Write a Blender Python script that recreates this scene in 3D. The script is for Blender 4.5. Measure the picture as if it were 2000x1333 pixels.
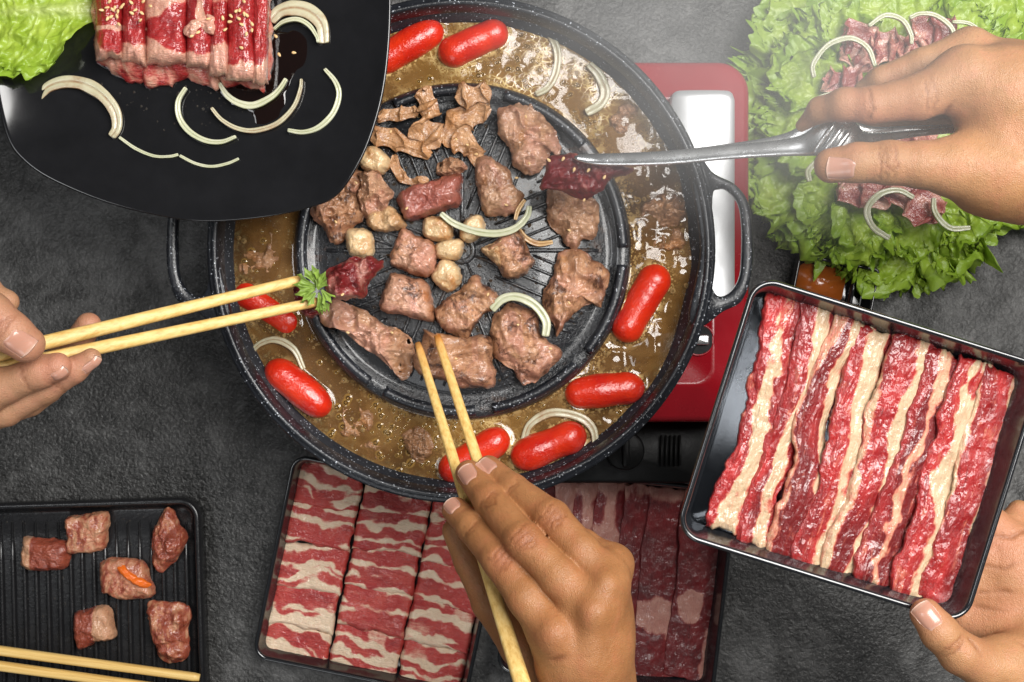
import bpy, bmesh, math, random
import numpy as np
from mathutils import Vector

# ---------------------------------------------------------------- camera, light, exposure
sc = bpy.context.scene
for o in list(bpy.data.objects):
    bpy.data.objects.remove(o)
COL = sc.collection
H = 1.0            # camera height over the table (m)
K = 0.000391       # metres per photo pixel, per metre of distance
cam_d = bpy.data.cameras.new('camera'); cam = bpy.data.objects.new('camera', cam_d); COL.objects.link(cam)
cam_d.sensor_width = 36; cam_d.lens = 36 / (2000 * K); cam_d.clip_start = .01; cam_d.clip_end = 50
cam.location = (0, 0, H); cam.rotation_euler = (0, 0, 0); sc.camera = cam
W = bpy.data.worlds.new('World'); sc.world = W; W.use_nodes = True
W.node_tree.nodes['Background'].inputs[0].default_value = (.93, .97, 1, 1)
W.node_tree.nodes['Background'].inputs[1].default_value = .075

def area(name, loc, target, sx, sy, power, color):
    d = bpy.data.lights.new(name, 'AREA'); d.shape = 'RECTANGLE'; d.size = sx; d.size_y = sy
    d.energy = power; d.color = color
    o = bpy.data.objects.new(name, d); COL.objects.link(o); o.location = loc
    o.rotation_euler = (Vector(target) - Vector(loc)).to_track_quat('-Z', 'Y').to_euler()
    return o
area('key_softbox', (.57, .38, 1.34), (.05, .03, .1), .74, 1.0, 39, (1, .98, .95))
area('fill_softbox', (-.45, -1.35, 1.15), (0, 0, .1), .6, .6, 3.6, (.96, .98, 1))
area('left_softbox', (-.85, .04, 1.4), (0, .05, .1), .5, .34, 3.5, (.97, .985, 1))
sc.view_settings.view_transform = 'Standard'; sc.view_settings.look = 'None'
sc.view_settings.exposure = 0; sc.view_settings.gamma = 1
sc.render.engine = 'CYCLES'
sc.cycles.use_denoising = True
sc.cycles.max_bounces = 6; sc.cycles.transparent_max_bounces = 12
sc.cycles.sample_clamp_indirect = 4

# ---------------------------------------------------------------- helpers
def S(z): return (H - z) * K
def P(x, y, z):
    s = S(z); return np.array(((x - 1000) * s, (666.5 - y) * s, z))
def PA(pts, z):
    pts = np.asarray(pts, float); s = (H - z) * K
    return np.stack([(pts[:, 0] - 1000) * s, (666.5 - pts[:, 1]) * s, np.broadcast_to(z, len(pts)).astype(float)], 1)

ZOOMS = {2: (580, 130, .33), 3: (580, 470, .33), 5: (1440, 0, .45), 9: (0, 930, .3024), 1: (0, 0, .39), 4: (310, 420, .4053),
         6: (160, 0, .2), 7: (1540, 60, .285), 8: (460, 860, .355)}
def zz(k, pts):
    ox, oy, s = ZOOMS[k]; return [(ox + s * x, oy + s * y) for x, y in pts]

def _hash(ix, iy, iz, seed):
    n = (ix.astype(np.uint32) * np.uint32(374761393) + iy.astype(np.uint32) * np.uint32(668265263)
         + iz.astype(np.uint32) * np.uint32(2147483647) + np.uint32(int(seed * 974711) & 0xffffffff))
    n = (n ^ (n >> np.uint32(13))) * np.uint32(1274126177)
    n = (n ^ (n >> np.uint32(16))) * np.uint32(2246822519)
    n = n ^ (n >> np.uint32(15))
    return n.astype(np.float64) / 4294967295.0 * 2 - 1
def vn(p, scale=1., seed=0):
    p = np.asarray(p, float) * scale + 1000.
    i = np.floor(p).astype(np.int64); f = p - i; f = f * f * f * (f * (f * 6 - 15) + 10)
    r = 0
    for dx in (0, 1):
        wx = f[..., 0] if dx else 1 - f[..., 0]
        for dy in (0, 1):
            wy = f[..., 1] if dy else 1 - f[..., 1]
            for dz in (0, 1):
                wz = f[..., 2] if dz else 1 - f[..., 2]
                r = r + wx * wy * wz * _hash(i[..., 0] + dx, i[..., 1] + dy, i[..., 2] + dz, seed)
    return r
def fbm(p, scale, seed=0, oct=4, gain=.5):
    r = 0; a = 1; t = 0
    for o in range(oct):
        r = r + a * vn(p, scale * 2 ** o, seed + 17 * o); t += a; a *= gain
    return r / t * 1.6
def ridged(p, scale, seed=0, oct=3):
    r = 0; a = 1; t = 0
    for o in range(oct):
        r = r + a * (1 - np.abs(vn(p, scale * 2 ** o, seed + 31 * o)) * 2.2); t += a; a *= .5
    return r / t
def sstep(a, b, x):
    t = np.clip((x - a) / (b - a), 0, 1); return t * t * (3 - 2 * t)

def raw_obj(name, V, faces, mat, parent=None, attrs=None, smooth=True, loc=None, rot=0., open_=False):
    """V world coords; faces: list of int arrays (n,4)/(n,3) or lists of tuples"""
    V = np.asarray(V, float)
    if loc is None:
        loc = np.array(((V[:, 0].min() + V[:, 0].max()) / 2, (V[:, 1].min() + V[:, 1].max()) / 2, V[:, 2].min()))
    loc = np.asarray(loc, float)
    L = V - loc
    if rot:
        c, s = math.cos(-rot), math.sin(-rot)
        L = np.stack([L[:, 0] * c - L[:, 1] * s, L[:, 0] * s + L[:, 1] * c, L[:, 2]], 1)
    vol = 0.; flip = False
    for f in faces:
        if isinstance(f, np.ndarray):
            A_, B_, C_ = L[f[:, 0]], L[f[:, 1]], L[f[:, 2]]
            cr_ = np.cross(B_ - A_, C_ - A_)
            if open_: vol += cr_[:, 2].sum()
            else:
                mid = L.mean(0); vol += ((A_ - mid) * cr_).sum()
                if f.shape[1] == 4: D_ = L[f[:, 3]]; vol += ((A_ - mid) * np.cross(C_ - A_, D_ - A_)).sum()
    if vol < 0: faces = [f[:, ::-1] if isinstance(f, np.ndarray) else [tuple(t)[::-1] for t in f] for f in faces]
    me = bpy.data.meshes.new(name)
    idx = []; starts = []; n = 0; tot = []
    for f in faces:
        if isinstance(f, np.ndarray):
            k = f.shape[1]; idx.append(np.ascontiguousarray(f).reshape(-1)); starts.append(n + np.arange(len(f)) * k); tot.append(np.full(len(f), k)); n += f.size
        else:
            for t in f:
                idx.append(np.array(t)); starts.append(np.array([n])); tot.append(np.array([len(t)])); n += len(t)
    idx = np.concatenate(idx).astype(np.int32); starts = np.concatenate(starts).astype(np.int32)
    me.vertices.add(len(L)); me.vertices.foreach_set('co', L.astype(np.float32).ravel())
    me.loops.add(len(idx)); me.loops.foreach_set('vertex_index', idx)
    me.polygons.add(len(starts)); me.polygons.foreach_set('loop_start', starts)
    me.polygons.foreach_set('use_smooth', np.full(len(starts), bool(smooth)))
    me.update(calc_edges=True); me.validate()
    if any(not isinstance(f, np.ndarray) for f in faces):
        bm_ = bmesh.new(); bm_.from_mesh(me); bmesh.ops.recalc_face_normals(bm_, faces=bm_.faces); bm_.to_mesh(me); bm_.free()
    if attrs:
        for k, a in attrs.items():
            at = me.attributes.new(k, 'FLOAT', 'POINT'); at.data.foreach_set('value', np.asarray(a, np.float32))
    if mat is not None: me.materials.append(mat)
    o = bpy.data.objects.new(name, me); COL.objects.link(o)
    o.location = loc; o.rotation_euler = (0, 0, rot)
    if parent is not None:
        o.parent = parent
        p = parent
        px, py, pz = p.location; ra = p.rotation_euler[2]
        gp = p.parent
        if gp is not None:   # parent location is relative: accumulate
            ra0 = gp.rotation_euler[2]
            px, py = gp.location[0] + px * math.cos(ra0) - py * math.sin(ra0), gp.location[1] + px * math.sin(ra0) + py * math.cos(ra0)
            pz += gp.location[2]; ra += ra0
        dx, dy = loc[0] - px, loc[1] - py
        c, s = math.cos(-ra), math.sin(-ra)
        o.location = (dx * c - dy * s, dx * s + dy * c, loc[2] - pz)
        o.rotation_euler = (0, 0, rot - ra)
    return o
def tag(o, label, cat, group=None, kind=None):
    if label: o['label'] = label
    if cat: o['category'] = cat
    if group: o['group'] = group
    if kind: o['kind'] = kind
    return o
def empty(name, loc, label, cat, group=None):
    o = bpy.data.objects.new(name, None); COL.objects.link(o); o.location = loc; o.empty_display_size = .01
    return tag(o, label, cat, group)

def gridf(nu, nv, cu=False, cv=False, off=0, flip=False):
    i = np.arange(nu if cu else nu - 1)[:, None]; j = np.arange(nv if cv else nv - 1)[None, :]
    i2 = (i + 1) % nu; j2 = (j + 1) % nv
    q = np.stack([i * nv + j + 0 * j, i2 * nv + j, i2 * nv + j2, i * nv + j2], -1).reshape(-1, 4) + off
    return q[:, ::-1].copy() if flip else q
def closed_curve(pts, n):
    """closed Catmull-Rom resampled to n evenly spaced points"""
    pts = np.asarray(pts, float); m = len(pts); out = []
    for i in range(m):
        p0, p1, p2, p3 = pts[i - 1], pts[i], pts[(i + 1) % m], pts[(i + 2) % m]
        t = np.linspace(0, 1, 24, endpoint=False)[:, None]
        out.append(.5 * (2 * p1 + (p2 - p0) * t + (2 * p0 - 5 * p1 + 4 * p2 - p3) * t ** 2 + (3 * p1 - p0 - 3 * p2 + p3) * t ** 3))
    c = np.concatenate(out); c = np.vstack([c, c[:1]])
    d = np.r_[0, np.cumsum(np.linalg.norm(np.diff(c, axis=0), axis=1))]
    s = np.linspace(0, d[-1], n, endpoint=False)
    return np.stack([np.interp(s, d, c[:, k]) for k in range(c.shape[1])], 1)
def open_curve(pts, n):
    pts = np.asarray(pts, float)
    if len(pts) == 2: t = np.linspace(0, 1, n)[:, None]; return pts[0] * (1 - t) + pts[1] * t
    e = np.vstack([2 * pts[0] - pts[1], pts, 2 * pts[-1] - pts[-2]]); out = []
    for i in range(1, len(e) - 2):
        p0, p1, p2, p3 = e[i - 1:i + 3]
        t = np.linspace(0, 1, 24, endpoint=False)[:, None]
        out.append(.5 * (2 * p1 + (p2 - p0) * t + (2 * p0 - 5 * p1 + 4 * p2 - p3) * t ** 2 + (3 * p1 - p0 - 3 * p2 + p3) * t ** 3))
    c = np.vstack(out + [pts[-1:]])
    d = np.r_[0, np.cumsum(np.linalg.norm(np.diff(c[:, :2], axis=0), axis=1))]
    s = np.linspace(0, d[-1], n)
    return np.stack([np.interp(s, d, c[:, k]) for k in range(c.shape[1])], 1)

def lathe(name, prof, cx, cy, mat, n=160, parent=None, attrs=None, a0=0, a1=None):
    prof = np.asarray(prof, float)
    full = a1 is None
    ang = np.linspace(0, 2 * math.pi, n, endpoint=False) if full else np.linspace(a0, a1, n)
    V = np.stack([cx + prof[None, :, 0] * np.cos(ang)[:, None], cy + prof[None, :, 0] * np.sin(ang)[:, None],
                  np.broadcast_to(prof[None, :, 1], (n, len(prof)))], -1).reshape(-1, 3)
    F = [gridf(n, len(prof), cu=full)]
    if not full:
        m = len(prof); F.append([tuple(range(m)), tuple(range((n - 1) * m, n * m))[::-1]])
    return raw_obj(name, V, F, mat, parent)

def tube(name, path, radii, mat, parent=None, ns=14, flat=1.0, square=0., up=(0, 0, 1), attrs=None, rot=0.):
    """sweep an (optionally squarish, flattened) section along a 3-D path, with closed ends"""
    path = np.asarray(path, float); n = len(path); radii = np.broadcast_to(np.asarray(radii, float), n)
    T = np.gradient(path, axis=0); T /= np.linalg.norm(T, axis=1)[:, None]
    up = np.asarray(up, float)
    B = np.cross(T, up); B /= np.linalg.norm(B, axis=1)[:, None]; N = np.cross(B, T)
    a = np.linspace(0, 2 * math.pi, ns, endpoint=False)
    ca, sa = np.cos(a), np.sin(a)
    if square: e = 1 - square; ca = np.sign(ca) * np.abs(ca) ** e; sa = np.sign(sa) * np.abs(sa) ** e
    V = path[:, None] + radii[:, None, None] * (B[:, None] * ca[None, :, None] + N[:, None] * sa[None, :, None] * np.broadcast_to(np.asarray(flat, float), n)[:, None, None])
    V = V.reshape(-1, 3)
    F = [gridf(n, ns, cv=True, flip=True), [tuple(range(ns)), tuple(range((n - 1) * ns, n * ns))[::-1]]]
    A = None
    if attrs: A = {k: np.repeat(v, ns) for k, v in attrs.items()}
    return raw_obj(name, V, F, mat, parent, attrs=A, rot=rot)

def blob(name, outline_px, z0, th, mat, seed=0, parent=None, rough=.25, edge=.08, fine=.12, n=110, rings=26, top=3.2, rot=0., fold=0.,
         tilt=(0, 0), fat=None, lift=0., center=None, wave=0.):
    """a lump with the given outline (photo px at height z0): rounded sides, uneven crumpled top, flat underside"""
    c2 = closed_curve(outline_px, n)
    w = PA(c2, z0 + th * .5)[:, :2]
    c = w.mean(0) if center is None else P(center[0], center[1], z0)[:2]
    size = np.sqrt(np.mean(((w - c) ** 2).sum(1)))
    ang = np.linspace(0, 2 * math.pi, n, endpoint=False)
    jag = fbm(np.stack([w[:, 0], w[:, 1], np.full(n, seed * 3.1)], 1), 2.2 / size, seed, 5, .6)
    ww = c + (w - c) * (1 + edge * jag)[:, None]
    rho = np.r_[np.linspace(.03, .86, rings), .92, .96, .99, 1.0, 1.0, .97, .9, .4, .02]
    hh = np.r_[(1 - np.linspace(.03, .86, rings) ** top) ** .5, (1 - .92 ** top) ** .5, (1 - .96 ** top) ** .5, .30, .18, .08, .0, 0, 0, 0]
    hh[:rings] = np.maximum(hh[:rings], .3)
    m = len(rho)
    XY = c + (ww - c)[None] * rho[:, None, None]
    Z = np.broadcast_to((hh * th)[:, None], (m, n)).copy()
    V = np.concatenate([XY, Z[..., None]], -1).reshape(-1, 3)
    topmask = np.repeat(np.r_[np.ones(rings), .9, .75, .5, .4, .2, 0, 0, 0, 0], n)
    q = np.c_[V[:, :2], V[:, 2] * .6 + seed * .37]
    low = fbm(q, 1.5 / size, seed + 3, 2)
    V[:, 2] += th * rough * low * topmask * 1.2
    if fold:
        V[:, 2] += th * fold * (ridged(q, 1.9 / size, seed + 9, 3) - .35) * topmask
    if wave:
        ca, sa = math.cos(rot), math.sin(rot)
        s = ((V[:, 0] - c[0]) * -sa + (V[:, 1] - c[1]) * ca) / size
        V[:, 2] += th * wave * np.sin(s * 9 + 2.5 * fbm(q, 1.5 / size, seed + 77, 2)) * topmask
    V[:, 2] += th * fine * .5 * fbm(q, 6 / size, seed + 5, 4, .6) * topmask
    for k in range(2):
        V[:, k] += size * .045 * fbm(q, 4.5 / size, seed + 40 + k, 3) * np.repeat(np.minimum(rho, 1), n)
    V[:, 2] = np.maximum(V[:, 2], 0)
    dx = (V[:, 0] - c[0]); dy = (V[:, 1] - c[1])
    V[:, 2] += z0 + dx * tilt[0] + dy * tilt[1] + lift * ((dx ** 2 + dy ** 2) / size ** 2)
    F = [gridf(m, n, cv=True, flip=True), [tuple(range(n)), tuple(range((m - 1) * n, m * n))[::-1]]]
    A = {'rim': np.repeat(np.clip(np.r_[rho[:rings + 4], np.ones(m - rings - 4)], 0, 1), n)}
    if fat is not None: A['fat'] = fat(V, c, size) if callable(fat) else np.full(len(V), float(fat))
    return raw_obj(name, V, F, mat, parent, attrs=A, rot=rot)

def drape(name, path_px, wpx, z0, amp, folds, mat, seed=0, fat=None, th=.0016, curl=.8, rot=0., nu=120, nv=34):
    """a thin slice gathered into soft folds along a path"""
    c = open_curve(path_px, nu); zc = z0 + amp
    pth = PA(c, zc); L = np.r_[0, np.cumsum(np.linalg.norm(np.diff(pth[:, :2], axis=0), axis=1))]; Lt = L[-1]
    T = np.gradient(pth[:, :2], axis=0); T /= np.linalg.norm(T, axis=1)[:, None]; B = np.stack([-T[:, 1], T[:, 0]], 1)
    u = np.linspace(0, 1, nu)[:, None] * np.ones(nv); v = np.ones(nu)[:, None] * np.linspace(-1, 1, nv)
    q = np.stack([u * 2.2 + seed, v * .9, 0 * u + seed * .7], -1)
    ph = 2 * math.pi * folds * u + 1.6 * fbm(q, 1.0, seed, 2) + .9 * v * math.sin(seed)
    w = wpx * S(zc) / 2 * (.82 + .22 * fbm(np.stack([u * 3, 0 * u, 0 * u + seed], -1), 1, seed + 1, 3) + .10 * np.sin(ph)) * np.sqrt(np.clip(1 - (np.abs(u - .5) * 2) ** 5, .06, 1))
    env = (.55 + .45 * (1 - v ** 2)) * np.minimum(1, np.minimum(u, 1 - u) / .08 + .25)
    s = curl * amp * np.cos(ph) * env
    lat = v * w + .12 * w * fbm(q, 1.6, seed + 3, 3)
    X = np.zeros((nu, nv, 3))
    X[..., 0] = pth[:, None, 0] + T[:, None, 0] * s + B[:, None, 0] * lat
    X[..., 1] = pth[:, None, 1] + T[:, None, 1] * s + B[:, None, 1] * lat
    X[..., 2] = z0 + th + amp * (.5 + .5 * np.sin(ph)) * env + amp * .30 * fbm(q, 1.3, seed + 4, 3) - amp * .30 * np.abs(v) ** 3 + .0004 * fbm(q, 7, seed + 5, 3)
    X[..., 2] = np.maximum(X[..., 2], z0 + th)
    A = {'rim': np.abs(v)}
    if fat is not None: A['fat'] = np.clip(fat(u, v, q), 0, 1)
    return slab(name, X, th, mat, attrs=A or None, rot=rot)

def slab(name, X, th, mat, parent=None, attrs=None, rot=0.):
    """closed slab from a grid of top points X (nu,nv,3)"""
    nu, nv, _ = X.shape
    B = X.copy(); B[..., 2] -= th
    V = np.concatenate([X.reshape(-1, 3), B.reshape(-1, 3)]); N = nu * nv
    top = gridf(nu, nv); bot = gridf(nu, nv, off=N, flip=True)
    g = np.arange(N).reshape(nu, nv)
    per = np.concatenate([g[:, 0], g[-1, 1:], g[-2::-1, -1], g[0, -2:0:-1]])
    side = np.stack([per, np.roll(per, -1), np.roll(per, -1) + N, per + N], 1)[:, ::-1]
    A = {k: np.r_[a.ravel(), a.ravel()] for k, a in attrs.items()} if attrs else None
    return raw_obj(name, V, [top, bot, side.copy()], mat, parent, attrs=A, rot=rot)
# ---------------------------------------------------------------- materials
class Mat:
    def __init__(s, name):
        s.m = bpy.data.materials.new(name); s.m.use_nodes = True; s.nt = s.m.node_tree
        s.b = s.nt.nodes['Principled BSDF']; s.out = s.nt.nodes['Material Output']; s._o = None
    def n(s, typ, ins=None, **props):
        nd = s.nt.nodes.new(typ)
        for k, v in props.items(): setattr(nd, k, v)
        for k, v in (ins or {}).items(): s.set(nd.inputs[k], v)
        return nd
    def set(s, sock, v):
        if isinstance(v, bpy.types.NodeSocket): s.nt.links.new(v, sock)
        elif isinstance(v, tuple) and len(v) == 3 and sock.type == 'RGBA': sock.default_value = (*v, 1)
        else: sock.default_value = v
    def p(s, **kw):
        names = dict(col='Base Color', rough='Roughness', metal='Metallic', nor='Normal', sss='Subsurface Weight', sssr='Subsurface Radius',
                     ssss='Subsurface Scale', spec='Specular IOR Level', coat='Coat Weight', coatr='Coat Roughness', alpha='Alpha', trans='Transmission Weight', ior='IOR', sheen='Sheen Weight', coatn='Coat Normal')
        for k, v in kw.items(): s.set(s.b.inputs[names[k]], v)
        return s.m
    def co(s, scale=None, rnd=True):
        if s._o is None or scale:
            c = s.n('ShaderNodeTexCoord').outputs['Object']
            if scale: c = s.n('ShaderNodeVectorMath', {0: c, 1: scale}, operation='MULTIPLY').outputs[0]
            if rnd:
                r = s.n('ShaderNodeObjectInfo').outputs['Random']
                r = s.n('ShaderNodeMath', {0: r, 1: 7.3}, operation='MULTIPLY').outputs[0]
                c = s.n('ShaderNodeVectorMath', {0: c, 1: r}, operation='ADD').outputs[0]
            if scale: return c
            s._o = c
        return s._o
    def noise(s, scale, detail=3., rough=.55, vec=None, dist=0., col=False):
        nd = s.n('ShaderNodeTexNoise', {'Vector': vec if vec else s.co(), 'Scale': scale, 'Detail': detail, 'Roughness': rough, 'Distortion': dist})
        return nd.outputs[1 if col else 0]
    def voro(s, scale, feature='F1', out=0, vec=None, rand=1.):
        nd = s.n('ShaderNodeTexVoronoi', {'Vector': vec if vec else s.co(), 'Scale': scale, 'Randomness': rand}, feature=feature)
        return nd.outputs[out]
    def math(s, op, a, b=0., clamp=False):
        return s.n('ShaderNodeMath', {0: a, 1: b}, operation=op, use_clamp=clamp).outputs[0]
    def ramp(s, fac, stops, interp='LINEAR'):
        nd = s.n('ShaderNodeValToRGB', {0: fac}); cr = nd.color_ramp; cr.interpolation = interp
        while len(cr.elements) < len(stops): cr.elements.new(.5)
        for e, (p, c) in zip(cr.elements, stops):
            e.position = p; e.color = (c, c, c, 1) if isinstance(c, (int, float)) else (*c, 1)
        return nd.outputs[0]
    def mix(s, fac, a, b, blend='MIX'):
        nd = s.nt.nodes.new('ShaderNodeMix'); nd.data_type = 'RGBA'; nd.blend_type = blend
        s.set(nd.inputs[0], fac); s.set(nd.inputs[6], a); s.set(nd.inputs[7], b)
        return nd.outputs[2]
    def attr(s, name): return s.n('ShaderNodeAttribute', attribute_name=name).outputs['Fac']
    def bump(s, h, strength=.5, dist=.001, nor=None):
        ins = {'Height': h, 'Strength': strength, 'Distance': dist}
        if nor: ins['Normal'] = nor
        return s.n('ShaderNodeBump', ins).outputs[0]

def m_table():
    m = Mat('slate_table'); c = m.co(rnd=False)
    big = m.noise(4.5, 7, .7, c, .8); mid = m.noise(40, 6, .7, c, .4); fine = m.noise(420, 4, .6, c)
    col = m.ramp(m.math('ADD', m.math('MULTIPLY', big, .6), m.math('MULTIPLY', mid, .4)), [(.40, (.016, .0157, .0152)), (.5, (.045, .044, .0427)), (.60, (.125, .123, .12))])
    col = m.mix(m.ramp(m.noise(14, 5, .6, c, 1.2), [(.60, 0.), (.72, .55)]), col, (.024, .0235, .023))
    col = m.mix(m.ramp(m.noise(500, 2, .5, c), [(.52, 0.), (.72, .5)]), col, (.17, .17, .165))
    bv = m.math('ADD', m.math('MULTIPLY', m.noise(210, 3, .55, c, .4), .7), m.math('MULTIPLY', fine, .5))
    return m.p(col=col, rough=m.ramp(mid, [(.3, .52), (.7, .36)]), nor=m.bump(bv, 1., .0024), spec=.55)
def m_enamel():
    m = Mat('speckled_enamel'); c = m.co(rnd=False)
    sp = m.math('MULTIPLY', m.ramp(m.voro(480, vec=c), [(.14, 1.), (.26, 0.)]), m.ramp(m.noise(250, 2, .5, c), [(.47, 0.), (.55, 1.)]))
    col = m.mix(sp, m.ramp(m.noise(40, 4, .6, c), [(.3, (.008, .009, .012)), (.7, (.016, .018, .023))]), (.5, .53, .58))
    return m.p(col=col, rough=m.ramp(m.noise(60, 4, .6, c), [(.3, .24), (.7, .38)]), nor=m.bump(m.noise(620, 3, .6, c), .45, .0007), spec=.6)
def m_grill():
    m = Mat('oily_grill_enamel'); c = m.co(rnd=False)
    sp = m.math('MULTIPLY', m.ramp(m.voro(620, vec=c), [(.08, 1.), (.2, 0.)]), m.ramp(m.noise(300, 2, .5, c), [(.5, 0.), (.6, 1.)]))
    col = m.mix(sp, m.ramp(m.noise(30, 5, .65, c), [(.35, (.009, .010, .012)), (.7, (.022, .023, .026))]), (.4, .42, .45))
    burn = m.ramp(m.noise(55, 5, .7, c, .5), [(.58, 0.), (.68, .75)])
    col = m.mix(burn, col, (.05, .022, .01))
    h = m.math('ADD', m.noise(420, 4, .65, c), m.math('MULTIPLY', m.ramp(m.voro(210, vec=c), [(.05, 1.), (.28, 0.)]), m.ramp(m.noise(60, 2, .5, c), [(.5, 0.), (.6, .8)])))
    return m.p(col=col, rough=m.ramp(m.noise(45, 4, .6, c), [(.35, .14), (.65, .4)]), nor=m.bump(h, .7, .0013), spec=.7, coat=.5, coatr=.08)
def m_simple(name, col, rough, spec=.5, bumps=0., bd=.0006, bstr=.4, metal=0., coat=0., var=.12, sc=40):
    m = Mat(name); c = m.co()
    f = m.noise(sc, 4, .6)
    cc = m.mix(m.ramp(f, [(.3, 0.), (.7, 1.)]), tuple(x * (1 - var) for x in col), tuple(min(1, x * (1 + var)) for x in col))
    kw = dict(col=cc, rough=m.ramp(m.noise(sc * 1.7, 4, .6), [(.3, max(.02, rough * .82)), (.7, rough * 1.2)]), spec=spec, metal=metal, coat=coat, coatr=.08)
    if bumps: kw['nor'] = m.bump(m.noise(bumps, 3, .6), bstr, bd)
    return m.p(**kw)
def wet(m, amt=.9, sc=105, r=.07, extra=None):
    """a film of juice with its own ripples, for crisp broken highlights"""
    h = m.math('ADD', m.noise(sc, 3, .6, dist=.4), m.math('MULTIPLY', m.noise(sc * 2.8, 2, .6), .22))
    m.p(coat=m.ramp(m.noise(sc * .45, 3, .6), [(.36, amt * .35), (.58, amt)]), coatr=r, coatn=m.bump(h, 1., .0015))
def m_raw(name, lean1, lean2, trans, fat1, fat2, rough=.38, bstr=.75, edge=.22, coat=.6, grain=(260, 900, 400), streak=(70, 420, 300), dark=None):
    """raw meat: attribute 'fat' says where lean turns to fat"""
    m = Mat(name)
    n1 = m.noise(120, 5, .62); n2 = m.noise(420, 3, .6); st = m.noise(1, 5, .68, m.co(streak), .7)
    f = m.math('ADD', m.attr('fat'), m.math('MULTIPLY', m.math('SUBTRACT', n1, .5), edge * 1.8))
    f = m.math('ADD', f, m.math('MULTIPLY', m.math('SUBTRACT', st, .5), edge * 3.0))
    f = m.math('ADD', f, m.math('MULTIPLY', m.math('SUBTRACT', n2, .5), edge * .8))
    lean = m.mix(m.ramp(m.noise(55, 5, .65), [(.33, 0.), (.66, 1.)]), lean1, lean2)
    tone = m.attr('tone')
    lean = m.mix(tone, lean, tuple(x * .34 for x in lean1) if dark is None else dark)
    lean = m.mix(m.ramp(st, [(.58, 0.), (.72, .55)]), lean, trans)
    lean = m.mix(m.ramp(st, [(.30, .6), (.42, 0.)]), lean, tuple(x * .45 for x in lean1))
    fat = m.mix(m.ramp(m.noise(90, 4, .6), [(.32, 0.), (.68, 1.)]), fat1, fat2)
    fat = m.mix(m.ramp(m.noise(1, 4, .7, m.co(tuple(x * 1.7 for x in streak)), 1.), [(.60, 0.), (.70, .45)]), fat, trans)
    k1 = m.ramp(f, [(.22, 0.), (.48, 1.)]); k2 = m.ramp(f, [(.42, 0.), (.82, 1.)])
    col = m.mix(k2, m.mix(k1, lean, trans), fat)
    fib = m.noise(1, 4, .65, m.co(grain), .5)
    h = m.math('ADD', m.math('MULTIPLY', fib, .9), m.math('ADD', m.math('MULTIPLY', m.noise(130, 4, .6), .9), m.math('MULTIPLY', m.noise(900, 2, .6), .25)))
    wet(m, coat * 1.3, 160, .07)
    return m.p(col=col, rough=m.ramp(n1, [(.3, rough * .8), (.7, rough * 1.3)]), nor=m.bump(h, bstr, .0018), sss=.10, sssr=(1., .35, .2), ssss=.002, spec=.45)
def m_cooked(name, a, b, d, char=.0, pink=None, coat=.7):
    m = Mat(name)
    n1 = m.noise(75, 5, .65, dist=.3); n2 = m.noise(300, 4, .65)
    col = m.mix(m.ramp(n1, [(.34, 0.), (.60, 1.)]), a, b)
    col = m.mix(m.ramp(m.noise(48, 5, .65, dist=.8), [(.53, 0.), (.68, .85)]), col, d)
    col = m.mix(m.ramp(m.noise(42, 4, .6, dist=.5), [(.56, 0.), (.68, .55)]), col, (.46, .19, .05))
    if pink: col = m.mix(m.ramp(m.noise(38, 3, .55, m.co((1.4, .6, 1)), .6), [(.48, 0.), (.62, .7)]), col, pink)
    col = m.mix(m.ramp(m.noise(210, 4, .7), [(.56, 0.), (.70, .4)]), col, tuple(min(1, x * 1.7) for x in b))
    col = m.mix(m.ramp(m.noise(1, 4, .7, m.co((110, 430, 220)), .6), [(.30, .75), (.46, 0.)]), col, tuple(x * .45 for x in a))
    rim = m.math('POWER', m.attr('rim'), 5.)
    col = m.mix(m.math('MULTIPLY', rim, m.ramp(m.noise(90, 4, .65), [(.36, 0.), (.56, .8)])), col, tuple(x * .75 for x in d))
    if char:
        ch = m.ramp(m.noise(62, 6, .75, dist=.4), [(.60 - .2 * char, 0.), (.67 - .16 * char, .92)])
        col = m.mix(ch, col, (.055, .017, .008))
    fib = m.noise(1, 4, .65, m.co((230, 620, 300)), .6)
    h = m.math('ADD', m.math('MULTIPLY', fib, .9), m.math('ADD', m.math('MULTIPLY', m.noise(150, 5, .68), 1.1), m.math('MULTIPLY', m.noise(800, 2, .6), .3)))
    wet(m, coat * 1.4, 190, .06)
    return m.p(col=col, rough=m.ramp(n2, [(.3, .32), (.7, .55)]), nor=m.bump(h, .7, .0015), sss=.06, sssr=(1., .5, .3), ssss=.0015, spec=.45)
def m_sausage():
    m = Mat('red_sausage'); f = m.noise(60, 3, .5)
    col = m.mix(m.ramp(f, [(.3, 0.), (.7, 1.)]), (.46, .010, .004), (.64, .032, .007))
    h = m.math('ADD', m.noise(500, 3, .6), m.math('MULTIPLY', m.noise(1, 3, .6, m.co((130, 130, 130))), 1.2))
    return m.p(col=col, rough=.22, nor=m.bump(h, .4, .0013), sss=.12, sssr=(1, .15, .05), ssss=.003, spec=.5, coat=.5, coatr=.06, coatn=m.bump(m.noise(170, 3, .6), .5, .0016))
def m_garlic():
    m = Mat('roasted_garlic')
    col = m.mix(m.ramp(m.noise(65, 4, .6, dist=.3), [(.50, 0.), (.68, .9)]), (.66, .47, .26), (.42, .17, .045))
    col = m.mix(m.ramp(m.noise(160, 3, .6), [(.6, 0.), (.72, .6)]), col, (.72, .58, .38))
    return m.p(col=col, rough=.3, nor=m.bump(m.noise(220, 4, .6), .5, .0012), sss=.25, sssr=(1, .7, .4), ssss=.004, coat=.45, coatr=.12)
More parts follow.
